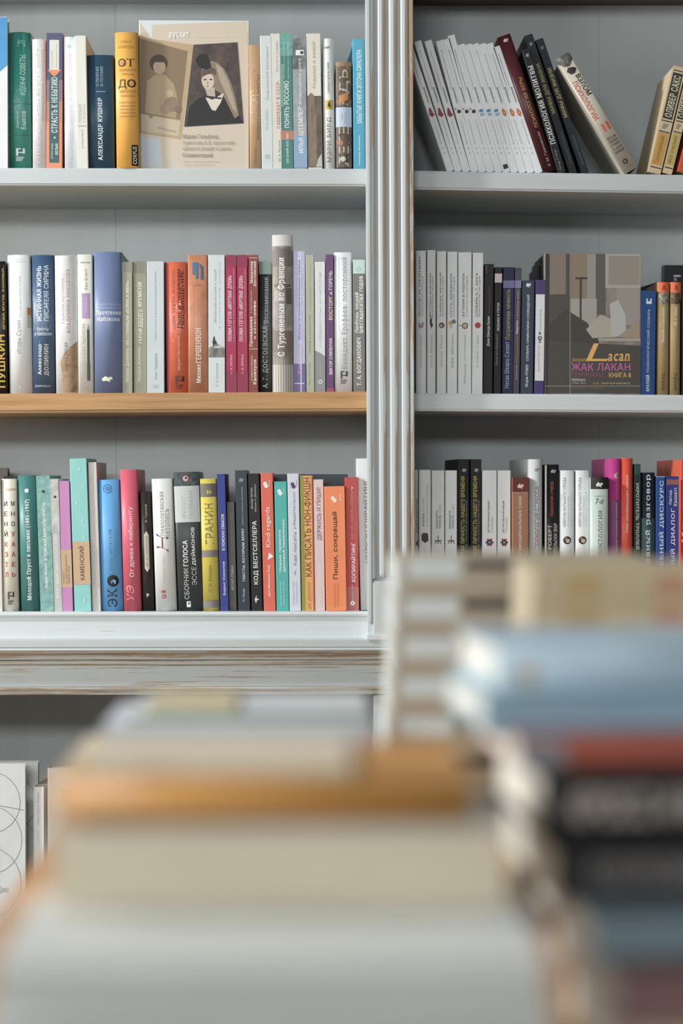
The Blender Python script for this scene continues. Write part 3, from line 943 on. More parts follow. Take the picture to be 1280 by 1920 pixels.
book('2L', 228.5, 249, 491, '#9c9c88', 'olive-grey paperback with white serif lettering beside the thick periwinkle hardback', [
    r(0, 1, 491, 510, '#87877a'), t('ПО СТРАНИЦАМ «ВОЙНЫ И МИРА»', 527, 647, .5, 8, '#eceadd', 1), t('Наталья Долинина', 653, 717, .5, 8, '#e2e0d2')], xb=228.5, y=.016)
book('2L', 249.5, 275, 490, '#8d8d79', 'darker olive paperback with white script beside the pale blue-grey spine', [
    r(0, 1, 490, 512, '#7c7c6c'), t('ГЕРОЙ', 616, 644, .5, 7, '#e6e4d6', 1), t('нашего', 580, 614, .55, 9, '#e6e4d6', 0, 1), t('ВРЕМЕНИ', 529, 575, .5, 7, '#e6e4d6', 1), t('Наталья Долинина', 650, 716, .45, 6, '#dddbcc', 0, 1)], xb=250.5, y=.018)
book('2L', 275.5, 308, 490, '#c2cdd0', 'pale blue-grey paperback with tiny grey lettering left of the orange wrapped book', [
    t('Смена столиц: в русской литературе XX века', 509, 638, .5, 4.5, '#8b979b'), t('Олег Лекманов', 663, 711, .5, 5, '#7f8b8f'), hz('НЛО', .35, .66, 722, 728, '#a9b3b6')], xb=276)
book('2L', 309, 351, 491, '#d9623f', 'bright orange hardback in crinkled clear film on the oak shelf', [
    r(0, .16, 491, 736, '#a83a34'), t('«ДВЕ ТРЕТИ ЖИЗНИ»', 506, 618, .38, 6, '#8a4632'), t('Поэт и переводы', 505, 615, .62, 8, '#3c2a2c', 1), t('ПОСВЯЩЕНИЕ', 507, 616, .78, 7, '#3c2a2c', 1), t('Мария Нестерова', 630, 694, .58, 6, '#e9b79c')] + bars(.55, 718, 1, '#4b2a24'), xb=312.5, hard=True, rnd=.006, wrap=True)
book('2L', 352, 389, 478, '#bf8466', 'salmon-brown hardback with blue bars and white author name', [
    r(.24, .36, 492, 515, '#2f6790'), r(.4, .53, 492, 523, '#2f6790'), r(.36, .53, 492, 498, '#2f6790'), r(.66, .78, 499, 524, '#2f6790'), r(.6, .7, 496, 502, '#2f6790'), r(.28, .29, 534, 722, '#a86f52'), r(.74, .75, 534, 722, '#a86f52'), r(.28, .75, 534, 534.8, '#a86f52'),
    t('Михаил', 683, 718, .53, 8, '#e3ddd2', 1), t('ГЕРШЕНЗОН', 615, 681, .53, 10, '#e3ddd2', 1)], xb=353, hard=True, rnd=.002, mat=mottled('salmon_cover', ['#ad7356', '#c08567', '#cc9678'], 30))
book('2L', 390.5, 422, 478, '#c9d5d5', 'pale mint paperback with a small equestrian statue picture', [
    t('Метаморфозы идей и людей', 505, 606, .42, 5.5, '#8d999b', 0, 1), t('в литературе: очерки', 492, 616, .68, 2.5, '#a3aeb0'), r(0.02, .98, 652, 670, mottled('rock_print', ['#3f3f3b', '#77776f', '#a3a39a'], 70)),
    g([(.1, 660), (.3, 650), (.7, 648), (.95, 658), (.95, 652), (.5, 644), (.05, 652)], '#8b8b82'), g([(.24, 642), (.3, 632), (.36, 630), (.4, 638), (.5, 642), (.46, 650), (.42, 644), (.34, 648), (.3, 652)], '#2c2c2a'), t('Е. Н. Евреинов', 681, 724, .5, 5, '#97a2a4')], xb=391)
for k_, (a, b_) in enumerate(((423, 443.5), (444, 464.5))):
    book('2L', a, b_, 478, '#a8284f', ('left' if k_ == 0 else 'right') + ' one of two identical crimson paperbacks on the oak shelf', [
        r(0, 1, 478, 500, '#8f2446'), r(0, 1, 697, 702, '#8a2044'), r(0, 1, 702, 736, '#93264a'),
        t('ПОЭМА ГОГОЛЯ «МЕРТВЫЕ ДУШИ»', 517, 640, .40, 8, '#ecd3d8', 1), t('внутренний мир и литературно-философский контекст', 502, 641, .76, 3, '#d8a3b2'), t('С. А. ШУЛЬЦ', 665, 701, .5, 4.5, '#e3bcc6', 1)], xb=a + 1, group='pair of crimson paperbacks')
book('2L', 465.5, 484, 478, '#8c4038', 'brick-red paperback with white serif title and two white rules', [
    r(.08, .95, 483, 484, '#d9c6b9'), t('Мандзони', 490, 531, .35, 6, '#eee0d6', 1), t('Достоевский', 490, 537, .68, 6, '#eee0d6', 1), t('в европейском', 545, 587, .3, 3.5, '#d9c3b6'), t('романе:', 563, 588, .68, 4, '#d9c3b6'), t('Провидение', 594, 650, .3, 7, '#f0e3d9', 1), t('и катастрофа', 565, 636, .68, 5, '#ecddd2', 1),
    r(.08, .95, 654, 655, '#d9c6b9'), t('Стефания Мария', 667, 714, .35, 4, '#e3d0c4'), t('Капилупи', 674, 721, .68, 7.5, '#f0e3d9', 1)], xb=466)
book('2L', 485, 510, 490, '#33383a', 'dark grey film-wrapped book with a pale green top beside the tall photo spine', [
    r(0, 1, 490, 514, '#8fa8a2'), t('А. Г. ДОСТОЕВСКАЯ', 611, 728, .5, 11, '#b9bfbd', 1), t('Воспоминания', 520, 606, .55, 8, '#bfc5c2', 0)], xb=485.5, wrap=True, y=.02, hard=True, rnd=.004)
book('2L', 510, 549, 440, '#cfccc6', 'tallest book on the oak shelf, with a grey building photograph and white title', [
    r(0, 1, 461, 736, mottled('building_print', ['#6b635c', '#8b847b', '#a8a198'], 45, (1, 1, .6))), g([(0, 470), (.2, 462), (.55, 466), (1, 470), (1, 500), (0, 500)], '#6d655e'), r(.1, .9, 533, 538, '#5f5851'), r(.1, .4, 545, 565, '#a39d94'), r(.65, .95, 540, 570, '#5d564f'), r(0, 1, 620, 660, '#77695e'),
    r(0, 1, 684, 736, '#b5b2a8')] + [r(.03 + .12 * j, .05 + .12 * j, 685, 736, '#77736a') for j in range(8)] + [
    t('С Тургеневым во Франции', 483, 668, .46, 16, '#f1f0eb', 1)], xb=511, hard=True, rnd=.006, y=.006)
book('2L', 549.5, 572.5, 471, '#b3b3d6', 'lavender film-wrapped paperback with purple foot and blue lettering', [
    r(0, 1, 682, 736, '#6f6498'), t('Жизнь и литературные связи', 488, 638, .55, 7, '#5d64a0'), t('Евгений', 645, 700, .5, 7, '#c99ab4'), r(.1, .9, 718, 720, '#c9c4de'), r(.6, .68, 471, 736, '#d6d6ea')], xb=550, wrap=True)
book('2L', 573, 589, 478, '#aeb19a', 'thin sage-green paperback with faint lettering right of the lavender spine', [
    t('Чехов и искусство', 590, 662, .45, 4, '#83866f'), t('проблемы поэтики', 495, 583, .5, 3, '#989b85'), t('Ирина Манкевич', 680, 722, .4, 3.5, '#83866f')], xb=574)
book('2L', 590, 610, 491, '#cfd3d4', 'thin pale grey paperback with a dark grey foot and white swirl', [
    g([(0, 657), (.5, 662), (.95, 668), (.98, 736), (0, 736)], '#8a8c8d'), o(.5, 716, 4, '#d6d9da', .6), t('избранное', 680, 705, .5, 3.5, '#b3b5b5'), t('повести и эссе', 510, 650, .5, 4, '#bfc4c5')], xb=590.5, wrap=True)
book('2L', 610.5, 625.5, 477, '#6a4672', 'thin purple paperback with cream and white capitals', [
    t('ВОСТОРГ', 555, 600, .6, 6.5, '#e3d79a', 1), t('и ГОРЕЧЬ', 508, 552, .6, 6.5, '#ded6e4', 1), t('ВИКТОР СЛИПЕНЧУК', 634, 702, .6, 6, '#e8e1ec', 1), r(0, 1, 728, 736, '#9a4468')], xb=611.5)
book('2L', 626, 660, 473, '#e0e3e4', 'white hardback with wide grey serif title near the right end of the oak shelf', [
    t('Венедикт Ерофеев: посторонний', 482, 692, .6, 13, '#8f9498'), t('Олег Лекманов, Михаил Свердлов, Илья Симановский', 482, 620, .25, 3, '#bdc2c6')] + bars(.5, 708, 1, '#3c3c3e'), xb=627, hard=True, rnd=.003)
book('2L', 661, 684, 487, '#75726c', 'grey paperback with mint top and white serif lettering against the pillar', [
    r(0, 1, 487, 513, '#b5cdc6'), o(.5, 505, 4, '#8fb0a6', .6), t('Любовь людей', 548, 625, .33, 8, '#e6e4dc', 1), t('шестидесятых годов', 518, 625, .72, 8, '#e6e4dc', 1), t('Т. А. БОГДАНОВИЧ', 633, 723, .5, 9, '#e9e7df', 1)], xb=662.5)

# ---- middle shelf, right bay
W6 = [(779, 799, 470, 779.5, '#b07a94', 'pink leaf emblem', 'Валерий Урбан'), (800.5, 817, 469, 800.5, '#1f1f22', 'black figure emblem', 'Анна Белова'), (818.5, 837, 471, 818.5, '#6b4a40', 'brown round emblem', 'Дарья Мира'),
      (838.5, 858, 472, 838, '#d8944c', 'orange and teal emblem', 'Ева Вилен'), (859, 884.5, 473, 858.5, '#8f8560', 'bronze disc emblem', 'Федор Антонов'), (886, 906.5, 474, 884.5, '#b5232c', 'red dot emblem', 'А. Спаркс, Э. Шорт')]
TT = [('ЭССЕ И ЛЕКЦИИ', '#a0787f'), ('МЕТОДЫ АНАЛИЗА', '#9a5a60'), ('ТАЙНЫ ВЕЩЕЙ', '#a0605e'), ('ПУТЬ ДРЕВНИХ', '#6f787c'), ('АУТИЗМ И РЕБЕНОК', '#8f8466'), ('СЛОВАРЬ К. Г. ЮНГА', '#8a4c4c')]
for k_, (a, b_, yt, xb_, c, nm, au) in enumerate(W6):
    em = [o(.5, 610, 5.5, c)]
    if k_ == 0:
        em = [g([(.2, 612), (.35, 604), (.5, 610), (.6, 602), (.78, 607), (.7, 614), (.4, 616)], c, 'printed_emblem')]
    if k_ == 1:
        em = [g([(.3, 588), (.4, 600), (.62, 590), (.55, 604), (.7, 610), (.45, 616), (.3, 606)], c, 'printed_emblem')]
    if k_ == 2:
        em.append(o(.45, 611, 2.5, '#b59a8e'))
    if k_ == 3:
        em = [o(.3, 606, 4, c), o(.62, 603, 4.2, '#4d7f8c'), o(.36, 612, 3, '#d8b080')]
    if k_ == 4:
        em = [o(.5, 611, 6, '#6a6248'), o(.5, 611, 4, '#b8ad86'), r(0, .3, 610, 611, '#55524a')]
    book('2R', a, b_, yt, '#d9ddde', 'white paperback with a %s, in the row of six by the pillar' % nm, [
        t(TT[k_][0], 512 if k_ else 482, 594, .38, 4, '#3a3d40', 1), t('психология сегодня', 518, 594, .66, 3.6, TT[k_][1])] + em + [t(au, 628, 690 if k_ != 4 else 720, .5, 4.5, '#8e9497', 0, 1)], xb=xb_, group='six white paperbacks')
book('2R', 908, 926, 495, '#1a1716', 'black-brown paperback with white and red lettering beside six white spines', [
    t('Джин Шинода Болен', 593, 649, .5, 6, '#d8d6d4', 1), t('У последней черты', 535, 588, .55, 5, '#7d3a3c')] + [r(.15, .22, 498 + 4 * k_, 499.5 + 4 * k_, '#b9b5b0', 'printed_emblem') for k_ in range(4)], xb=905.5)
book('2R', 927, 941.5, 501, '#16151a', 'slim black paperback with a pink-white square near its top', [r(.02, .98, 513, 530, '#c9b9bb'), t('ВЕДЬМЫ И ГЕРОИ', 568, 620, .55, 5, '#d6d5d4', 1), t('Полли Янг-Айзендрат', 626, 685, .4, 5, '#8d8c90')], xb=925)
book('2R', 943, 964.5, 501, '#1d2346', 'navy paperback with large gold and blue-white lettering', [r(0, 1, 526, 540, '#6a6690'), t('Пограничная личность', 543, 637, .5, 10, '#b8a34c'), t('Натан Шварц-Салант', 641, 728, .45, 10, '#9fb4d4')], xb=941)
book('2R', 965, 977.5, 502, '#46434e', 'slim grey-violet paperback right of the navy one', [r(0, 1, 526, 540, '#77729a'), t('Мерлин', 601, 626, .5, 5, '#d5d2da', 1), t('и волшебные сказки', 545, 598, .5, 4, '#a5a2aa'), t('Юнгианский', 630, 680, .5, 5, '#8d7e3c'), t('Мюррей Стайн', 684, 712, .5, 4, '#a5a2aa')], xb=961.5)
book('2R', 978.5, 1002.5, 526, '#333a4a', 'slate-blue paperback with pale capitals and a white face mark', squig(.5, 535, 5, '#c8ced8') + [t('СЛОВАРЬ СИМВОЛИКИ СНОВИДЕНИЙ', 553, 677, .5, 6.5, '#c6ccd6', 1), t('Жорж РОМЭ', 684, 726, .5, 6.5, '#c6ccd6', 1)], xb=975.5, dp=.105)
book('2R', 1003.5, 1022.5, 525, '#4a3570', 'purple paperback with a white title panel beside the face-out painting cover', [
    r(.05, .95, 552, 714, '#cfd2d6'), t('Опасный метод', 580, 620, .55, 4, '#55565a'), g([(.36, 627), (.62, 627), (.5, 621)], '#1c1c1e', 'printed_emblem'), o(.5, 634, 4, '#3a3a3e', .6), t('BEO', 630, 643, .5, 4.5, '#3a3a3e', 1), t('Дмитрий Хаустов', 648, 697, .42, 5, '#c98d78')], xb=1001, dp=.105)
for k_, (a, b_, yt) in enumerate(((1007, 1011.6, 499), (1012, 1016.5, 486), (1017, 1023.5, 478))):
    book('2R', a, b_, yt, '#1a1817', '%s of three slim black books behind the purple spine' % ('lowest', 'middle', 'tallest')[k_], (), y=.125, dp=.115, group='slim black books behind the painting cover')
LAC = mottled('antique_print', ['#3a3631', '#6e675c', '#8c857a', '#5c554c'], 16)
lacan = [r(1025, 1069, 476, 737, '#4a453f'), r(1030, 1060, 476, 552, '#7d6f63'), r(1069, 1100, 476, 560, '#83735f'), r(1100, 1116, 476, 600, '#8d8a83'), r(1116, 1134, 476, 590, '#55524d'), r(1134, 1200, 476, 540, '#a09b90'), r(1140, 1198, 480, 534, '#8b8478'),
         r(1155, 1199, 540, 610, '#8f8b82'), r(1069, 1118, 560, 612, '#9a968d'), r(1078, 1100, 520, 523.5, '#33302b'), r(1086, 1089.5, 523, 612, '#3a3631'), g([(1026, 612), (1060, 580), (1100, 605), (1122, 640), (1118, 660), (1026, 690)], '#3f3a34'),
         g([(1098, 618), (1125, 590), (1150, 600), (1154, 632), (1110, 634)], '#a39d8f'), g([(1142, 570), (1158, 562), (1172, 590), (1174, 630), (1146, 632)], '#a9a9a6'), g([(1156, 632), (1198, 600), (1199, 634)], '#97876f'), r(1122, 1200, 634, 640, '#99968e'),
         g([(1026, 640), (1200, 648), (1200, 737), (1026, 737)], '#45413b'), r(1021.5, 1027, 476, 738, '#2e2b27'), r(1067.6, 1068.5, 476, 738, '#a39d93'), r(1021.5, 1200, 723.5, 724.3, '#a39d93'),
         hz('Jacques', 1071, 1099, 670, 680, '#c49a4a', 0, 1), hz('L', 1098, 1139, 644, 677, '#dba64a', 0, 1), hz('acan', 1139, 1180, 663, 677, '#dba64a', 1, 1), hz('ЖАК ЛАКАН', 1071, 1181, 681, 695, '#bd5a98', 1), hz('СЕМИНАРЫ', 1071, 1130, 698.5, 707, '#8d4b73'),
         hz('КНИГА 8', 1141, 1182, 698.5, 708, '#d3a24a', 1), hz('ПЕРЕНОС', 1071, 1097, 710, 715, '#c8c6c0', 1), hz('(1960-1961)', 1071, 1098, 716.5, 721, '#a9a79f'), hz('LE SEMINAIRE', 1112, 1181, 717, 720.5, '#b4935a', 1), hz('В редакции Жака-Алена Миллера', 1070, 1130, 726, 729, '#a3763a')]
face_book('2R', 1021, 1200.5, 475, '#5a544c', 'face-out cover with a dim brown-grey painting and magenta and gold title', lacan, y=.012, w=.03, mat=LAC)
book('2R', 1201, 1230.5, 545, '#16437e', 'royal blue paperback with white capitals right of the face-out painting cover', [r(.35, .7, 560, 570, '#c9d2de', 'printed_emblem'), r(.44, .6, 560, 565, '#16437e', 'printed_emblem'),
    t('КРАТКИЙ', 703, 734, .5, 7, '#d6dfe8', 1), t('ПСИХОЛОГИЧЕСКИЙ СЛОВАРЬ', 580, 699, .5, 5.5, '#c6d2e0')], xb=1198.5, dp=.11)
book('2R', 1231, 1242, 529, '#141312', 'black book half hidden behind the royal blue and tan spines', (), y=.135, dp=.11, rz=9)
for k_, (a, b_, s_, xb_) in enumerate(((1232.5, 1255, 'Введение в психоанализ', 1231.5), (1256.5, 1276.5, '«Я» и «Оно»', 1255.5))):
    book('2R', a, b_, 529, '#a88f5e', 'tan paperback with orange top and small picture, %s of the pair at the right edge' % ('left', 'right')[k_], [
        r(0, 1, 529, 548, '#e0602c'), hz('А', .35, .7, 535, 544, '#5a2312', 1), r(.08, .92, 549, 570, mottled('small_pic%d' % k_, ['#2b2a28', '#8a8378', '#c6beb0'] if k_ == 0 else ['#2a221c', '#5a4030', '#9a7450'], 160)),
        t(s_, 576, 642 if k_ == 0 else 612, .5, 5, '#e9e2cc', 1, 1), t('ФРЕЙД', 699, 732, .5, 8, '#4b3a1e', 0)], xb=xb_, rnd=.003, group='pair of tan paperbacks with orange tops', dp=.11)
book('2R', 1278, 1310, 560, '#15171c', 'dark spine cut by the right edge of the middle right shelf', (), dp=.11)
face_book('2R', 1243, 1330, 497, '#23262b', 'black box-like book standing at the back above the orange-topped pair', [r(1262, 1275, 516, 519, '#d5d7d8'), r(1262, 1268, 521, 527, '#8d9092')], y=.2, w=.02)

# ---- bottom shelf, left bay
face_book('3L', -70, 15, 877, '#6f685f', 'taupe book standing at the back behind the left end of the bottom shelf', (), y=.19, w=.02)
face_book('3L', 8, 33, 893, '#26282a', 'narrow black book at the back behind the cream letter-grid spine', (), y=.165, w=.02)
book('3L', -22, 1.5, 898, '#d6d2c8', 'whitish spine cut by the left edge of the bottom shelf', (), xb=-18)
L1, L2 = 'ИЕНЙКЗТЛ', 'МНОУАЕЬ'
book('3L', 2, 32, 898, '#dcd8c6', 'cream hardback with two columns of black and red letters', [
    r(.1, .95, 916, 920, '#d8bfae')] + [hz(c_, .18, .38, 940 + 19 * k_ - (3 if c_ == 'Й' else 0), 949 + 19 * k_, '#26231f' if k_ < 4 else '#b5392e', 1) for k_, c_ in enumerate('ИЕНЙКЗТЛ')][:8]
    + [hz(c_, .62, .84, 940 + 19 * k_, 949 + 19 * k_, '#26231f' if k_ < 3 else '#b5392e', 1) for k_, c_ in enumerate('МНОУААЕЬ')][:8] + bars(.5, 1122, 1, '#3a3833'), xb=5, hard=True, rnd=.005)
book('3L', 32.5, 67.5, 892, '#3c7a76', 'teal cloth-look hardback with long white title beside the cream letter-grid spine', [o(.5, 920.5, 4, '#d5e3e0'),
    t('Молодой Пруст в письмах (1885–1907)', 937, 1126, .52, 10, '#e3edeb', 1)], xb=39, hard=True, rnd=.006)
book('3L', 68, 94, 892, '#6f9d98', 'grey-green patterned paperback with white title on the bottom left shelf', [r(0, 1, 893, 1146, mottled('green_pattern', ['#5f8f8a', '#7eaaa4', '#97bcb6'], 110)), o(.5, 922, 3, '#24302f'),
    t('Андре Моруа', 1057, 1103, .5, 5.5, '#eaf1ef', 1), t('В ПОИСКАХ МАРСЕЛЯ ПРУСТА', 943, 1051, .5, 5.5, '#eef4f2', 1)], xb=76)
book('3L', 94, 110, 898, '#b9bcb8', 'thin silvery-grey paperback with faded white lettering', [r(0, 1, 899, 1000, mottled('silver_print', ['#9a9d9a', '#b9bcb8', '#cfd2ce'], 60)), o(.55, 932, 2.6, '#2c2e2d'), t('МАКСИМИЛИАН ВОЛОШИН', 1000, 1122, .5, 6, '#dfe1de', 1)], xb=102)
book('3L', 110.5, 130.5, 902, '#c583b8', 'mauve-pink paperback with a beige label below its middle', [r(0, 1, 1031, 1102, '#c3a27c', 'paper_label'), t('ТРАНС-', 1070, 1095, .2, 3.6, '#3f3024'), t('АТЛАНТИЧЕСКИЙ', 1041, 1095, .46, 3.6, '#3f3024'), t('АВАНГАРД', 1062, 1095, .72, 3.6, '#3f3024')], xb=117.5)
book('3L', 131, 163, 860, '#86cbc6', 'tall turquoise hardback with a beige name label on the bottom left shelf', [g([(.5 + .25 * math.sin(j * 2.2), 880 + 32 * j), (.62 + .25 * math.sin(j * 2.2), 875 + 32 * j), (.55 + .25 * math.sin(j * 2.2), 886 + 32 * j)], '#b5e0dc', 'printed_emblem') for j in range(5)] + [
    r(0, 1, 1016, 1096, '#c9a67c', 'paper_label'), t('КАМЕНСКИЙ', 1025, 1088, .5, 10.5, '#1f1a16', 1), g([(.55, 1125), (.7, 1120), (.62, 1131)], '#b5e0dc', 'printed_emblem')], xb=140, hard=True, y=.008)
book('3L', 165, 182, 867, '#cfcbc6', 'plain off-white paperback right of the tall turquoise hardback', [t('собрание стихотворений', 890, 1120, .45, 3.5, '#c0b7b0')], xb=173, pages='#b89a86')
book('3L', 182.5, 224, 900, '#5aa3dc', 'sky-blue hardback with large black capitals at its foot', [o(.45, 917, 8, '#2a5f96', .85), o(.45, 917, 3.5, '#2a5f96', .6), t('РОЛЬ ЧИТАТЕЛЯ', 993, 1070, .5, 5, '#2f6fae'), t('ЭК', 1104, 1139, .52, 18, '#10141a'), o(.57, 1090, 11, '#10141a'), o(.6, 1092, 4.5, '#7fb4dc'), g([(.5, 1099), (.56, 1088), (.66, 1099)], '#10141a', 'printed_emblem')], xb=190, hard=True, rnd=.006)
book('3L', 224.5, 258, 881, '#d0596c', 'rose-red hardback with thin white title and curled monogram', [t('От древа к лабиринту', 951, 1082, .55, 10, '#f1dfe2'), t('УЭ', 1098, 1127, .4, 14, '#e58c9a', 0, 1)], xb=232, hard=True, rnd=.005)
book('3L', 261.5, 283, 922, '#2f2a29', 'short black-brown hardback with a cream pointed title panel', [r(.3, .72, 1003, 1066, '#c4bba8', 'printed_panel'), g([(.3, 1003), (.72, 1003), (.51, 996)], '#c4bba8', 'printed_panel'), g([(.3, 1066), (.72, 1066), (.51, 1073)], '#c4bba8', 'printed_panel'), t('ЦЕХ ЖЕ РУКОПИСНАЯ', 1006, 1063, .51, 5, '#4a423a'), t('Ф. Гудмиф', 946, 980, .55, 5, '#b5aa94', 0, 1), g([(.4, 1112), (.65, 1115), (.4, 1120)], '#c4bba8', 'printed_emblem')], xb=267.5, hard=True, rnd=.003, y=.016)
book('3L', 284, 324, 898, '#dadcd8', 'white hardback with grey and dark red calligraphic title', [t('Неаполитанская', 922, 1005, .42, 8, '#8f8f8d', 0), t('летопись', 955, 1010, .68, 8, '#8f8f8d', 0), t('Н', 1000, 1036, .42, 22, '#7c4048', 0, 1), t('Татьяна Грауз', 1042, 1095, .45, 4, '#a5a5a2'), o(.42, 1119, 4, '#9a3c44', .55), r(.3, .5, 1108, 1112, '#9a3c44', 'printed_emblem')], xb=292, hard=True, rnd=.005)
book('3L', 325, 372.5, 886, '#3a3e40', 'thick charcoal hardback with an eye picture and pale grey block', [r(0, 1, 887, 912, mottled('feather_print', ['#1f2a2c', '#3f4c4e', '#6a7678'], 90)), o(.48, 898, 8, '#5a2a2c'), o(.48, 898, 5.4, '#b9a9a6'), o(.5, 897, 2.2, '#1d1416'), r(0, 1, 912, 980, '#bcc2c2'),
    t('ФИЛИП', 930, 973, .36, 7.5, '#9ba1a1'), t('ПУЛМАН', 922, 973, .66, 7.5, '#9ba1a1'), t('СБОРНИК', 1065, 1124, .36, 9, '#b9bcbc'), t('ГОЛОСА', 1014, 1062, .36, 9, '#e2e4e4', 1), t('ЭССЕ', 1064, 1098, .68, 9, '#b9bcbc'), t('ДЕЙМОНОВ', 990, 1061, .68, 9, '#e2e4e4', 1), r(.34, .5, 1128, 1139, '#d9dcdc', 'printed_emblem'), r(.4, .46, 1130, 1134, '#3a3e40', 'printed_emblem')], xb=334.5, hard=True, rnd=.003)
book('3L', 374, 406, 898, '#cdbd3c', 'yellow book with grey bands and grey capitals on the bottom left shelf', [r(.02, .98, 907, 932, '#6d675e'), g([(.4, 918), (.55, 923), (.4, 928), (.45, 923)], '#d6c848', 'printed_emblem'), g([(.56, 918), (.7, 923), (.56, 928), (.61, 923)], '#d6c848', 'printed_emblem'),
    t('ГРАНИН', 944, 1021, .5, 15, '#77703f', 1), r(.02, .98, 1032, 1045, '#79756c'), t('С. И. Блюдак', 1060, 1111, .5, 7, '#7d7536', 1), r(.02, .98, 1126, 1140, '#7b7870')], xb=380, rnd=.004, hard=True)
book('3L', 406.5, 422.5, 889, '#34408c', 'thin violet-blue paperback with white lettering right of the yellow book', [t('В ПОИСКАХ СМЫСЛА', 964, 1032, .55, 5.5, '#e1e5f2', 1), t('Борис Соколов', 1053, 1116, .55, 5, '#d6dbee', 1)], xb=413.5)
book('3L', 425, 440, 941, '#6b6b69', 'short thin grey paperback in front of a gap on the bottom left shelf', [t('АРТЮР РЕМБО', 1060, 1107, .5, 5, '#e0dfdc', 1), t('путешествие в Абиссинию и Харэр', 962, 1056, .5, 3, '#a9a9a5'), hz('НЛО', .2, .8, 1128, 1135, '#c8643c', 1)], xb=429.5, y=.02)
book('3L', 440.5, 463.5, 882, '#2f3a42', 'tall blue-charcoal hardback with small white serif lettering', squig(.5, 901, 5, '#7d878d') + [t('ТЕКСТЫ, КОТОРЫМ ВЕРЯТ', 991, 1091, .55, 5, '#dde1e2', 1), t('Коротко, понятно, позитивно', 913, 984, .55, 3, '#b5bcc0'), t('П. Панда', 1104, 1128, .5, 4, '#d0d5d6')], xb=446.5, hard=True)
book('3L', 464.5, 486, 888, '#1f1f22', 'black paperback with large condensed white capitals', [t('КОД БЕСТСЕЛЛЕРА', 977, 1096, .5, 9.5, '#e3e3e1', 1), t('Джоди Арчер,', 914, 955, .3, 4.5, '#c6c6c4', 0, 1), t('Мэтью Л. Джокерс', 908, 960, .62, 4, '#c6c6c4', 0, 1), g([(.3, 1124), (.5, 1116), (.48, 1122), (.72, 1124), (.5, 1126), (.42, 1132)], '#d0d0ce', 'printed_emblem')], xb=471.5)
hrt = lambda u, y, c: [o(u - .07, y - 2, 3.6, c), o(u + .02, y + 2.5, 3.8, c), r(u + .28, u + .31, y - 9, y + 3, c, 'printed_emblem')]
book('3L', 488.5, 511.5, 887, '#dd6650', 'coral paperback with white title and a paper plane mark', hrt(.42, 909, '#f1e4dc') + [t('Kind regards', 951, 1026, .55, 11, '#f0e0d9'), g([(.42, 1050), (.92, 1044), (.55, 1036)], '#f2e9e3', 'printed_emblem'), t('Дон-Мишель Бод', 1060, 1119, .5, 5, '#f0e0d9', 1)], xb=494.5)
book('3L', 514, 538, 903, '#3fb0a8', 'turquoise paperback with two-line white title on the bottom left shelf', hrt(.45, 923, '#dcefec') + [t('Новые правила', 994, 1073, .38, 6, '#e6f3f1', 1), t('деловой переписки', 975, 1073, .68, 6, '#e6f3f1', 1), t('Максим Ильяхов,', 1090, 1136, .35, 3.5, '#bfe3df'), t('Людмила Сарычева', 1090, 1136, .6, 3.5, '#bfe3df')], xb=518.5)
book('3L', 538.5, 560.5, 888, '#ccd3de', 'pale blue-white paperback with grey italic title and a purple heart mark', hrt(.5, 910, '#5c3670') + [t('Как писать', 997, 1060, .55, 6, '#6e7a8c'), t('убедительно', 923, 993, .55, 6, '#6e7a8c', 0, 1), g([(.42, 1075), (.62, 1066), (.5, 1080)], '#9aa8ba', 'printed_emblem'), t('Джеральд Графф', 1090, 1134, .35, 3.4, '#9aa8ba'), t('и Кэти Биркенштайн', 1090, 1134, .62, 3.4, '#9aa8ba')], xb=543)
book('3L', 562, 586.5, 892, '#e0a456', 'olive and orange paperback with tall dark red capitals', [r(0, .26, 893, 1146, '#8d8f2c'), r(.9, 1, 893, 1146, '#b54838'), t('КАК ПИСАТЬ НОН-ФИКШН', 896, 1081, .55, 13, '#6b2a1e', 0), t('ДЖ. ДЖОНСОН', 1092, 1142, .6, 7, '#b5793c')], xb=566)
book('3L', 587, 606.5, 899, '#d9c3c4', 'pale pink paperback with condensed dark red capitals', [t('ДЕРЖИСЬ И ПИШИ!', 914, 1013, .55, 9.5, '#7c3c44', 0), t('ЕКАТЕРИНА ОАРО', 1045, 1137, .5, 8, '#e3d4d4', 1)], xb=590.5)
book('3L', 607.5, 646.5, 912, '#ec8650', 'wide orange paperback with bold dark title near the pillar', hrt(.48, 936, '#f1dccb') + [t('Пиши, сокращай', 960, 1086, .5, 11, '#4c2c22', 1), t('Максим Ильяхов,', 1095, 1138, .42, 3.6, '#b9683c'), t('Людмила Сарычева', 1095, 1138, .58, 3.6, '#b9683c')], xb=611.5, y=.008)
book('3L', 647, 671.5, 895, '#b84644', 'dull red paperback with white condensed title beside the wide orange one', [r(0, 1, 1100, 1146, '#b0635c'), t('КОПИРАЙТИНГ', 1017, 1091, .55, 9, '#f0dedb', 1), t('как не съесть собаку', 920, 1011, .5, 6, '#d9a09c'), g([(.45, 912), (.6, 915), (.45, 919), (.52, 915)], '#f0dedb', 'printed_emblem'), t('Дмитрий Кот', 1096, 1132, .5, 4, '#e3c4c0'), o(.5, 1131, 4, '#efe3e1'), o(.5, 1131, 1.5, '#9a5550')], xb=649)
book('3L', 668, 691, 860, '#dfe2e2', 'tall white book half hidden by the pillar, last on the bottom left shelf', [t('НЕЙРОКОПИРАЙТИНГ', 899, 1056, .62, 8, '#7a2030', 0)], xb=676, y=.022)
face_book('3L', 512, 652, 889, '#46555c', 'slate-blue book standing flat at the back behind the turquoise and orange paperbacks', (), y=.175, w=.02)

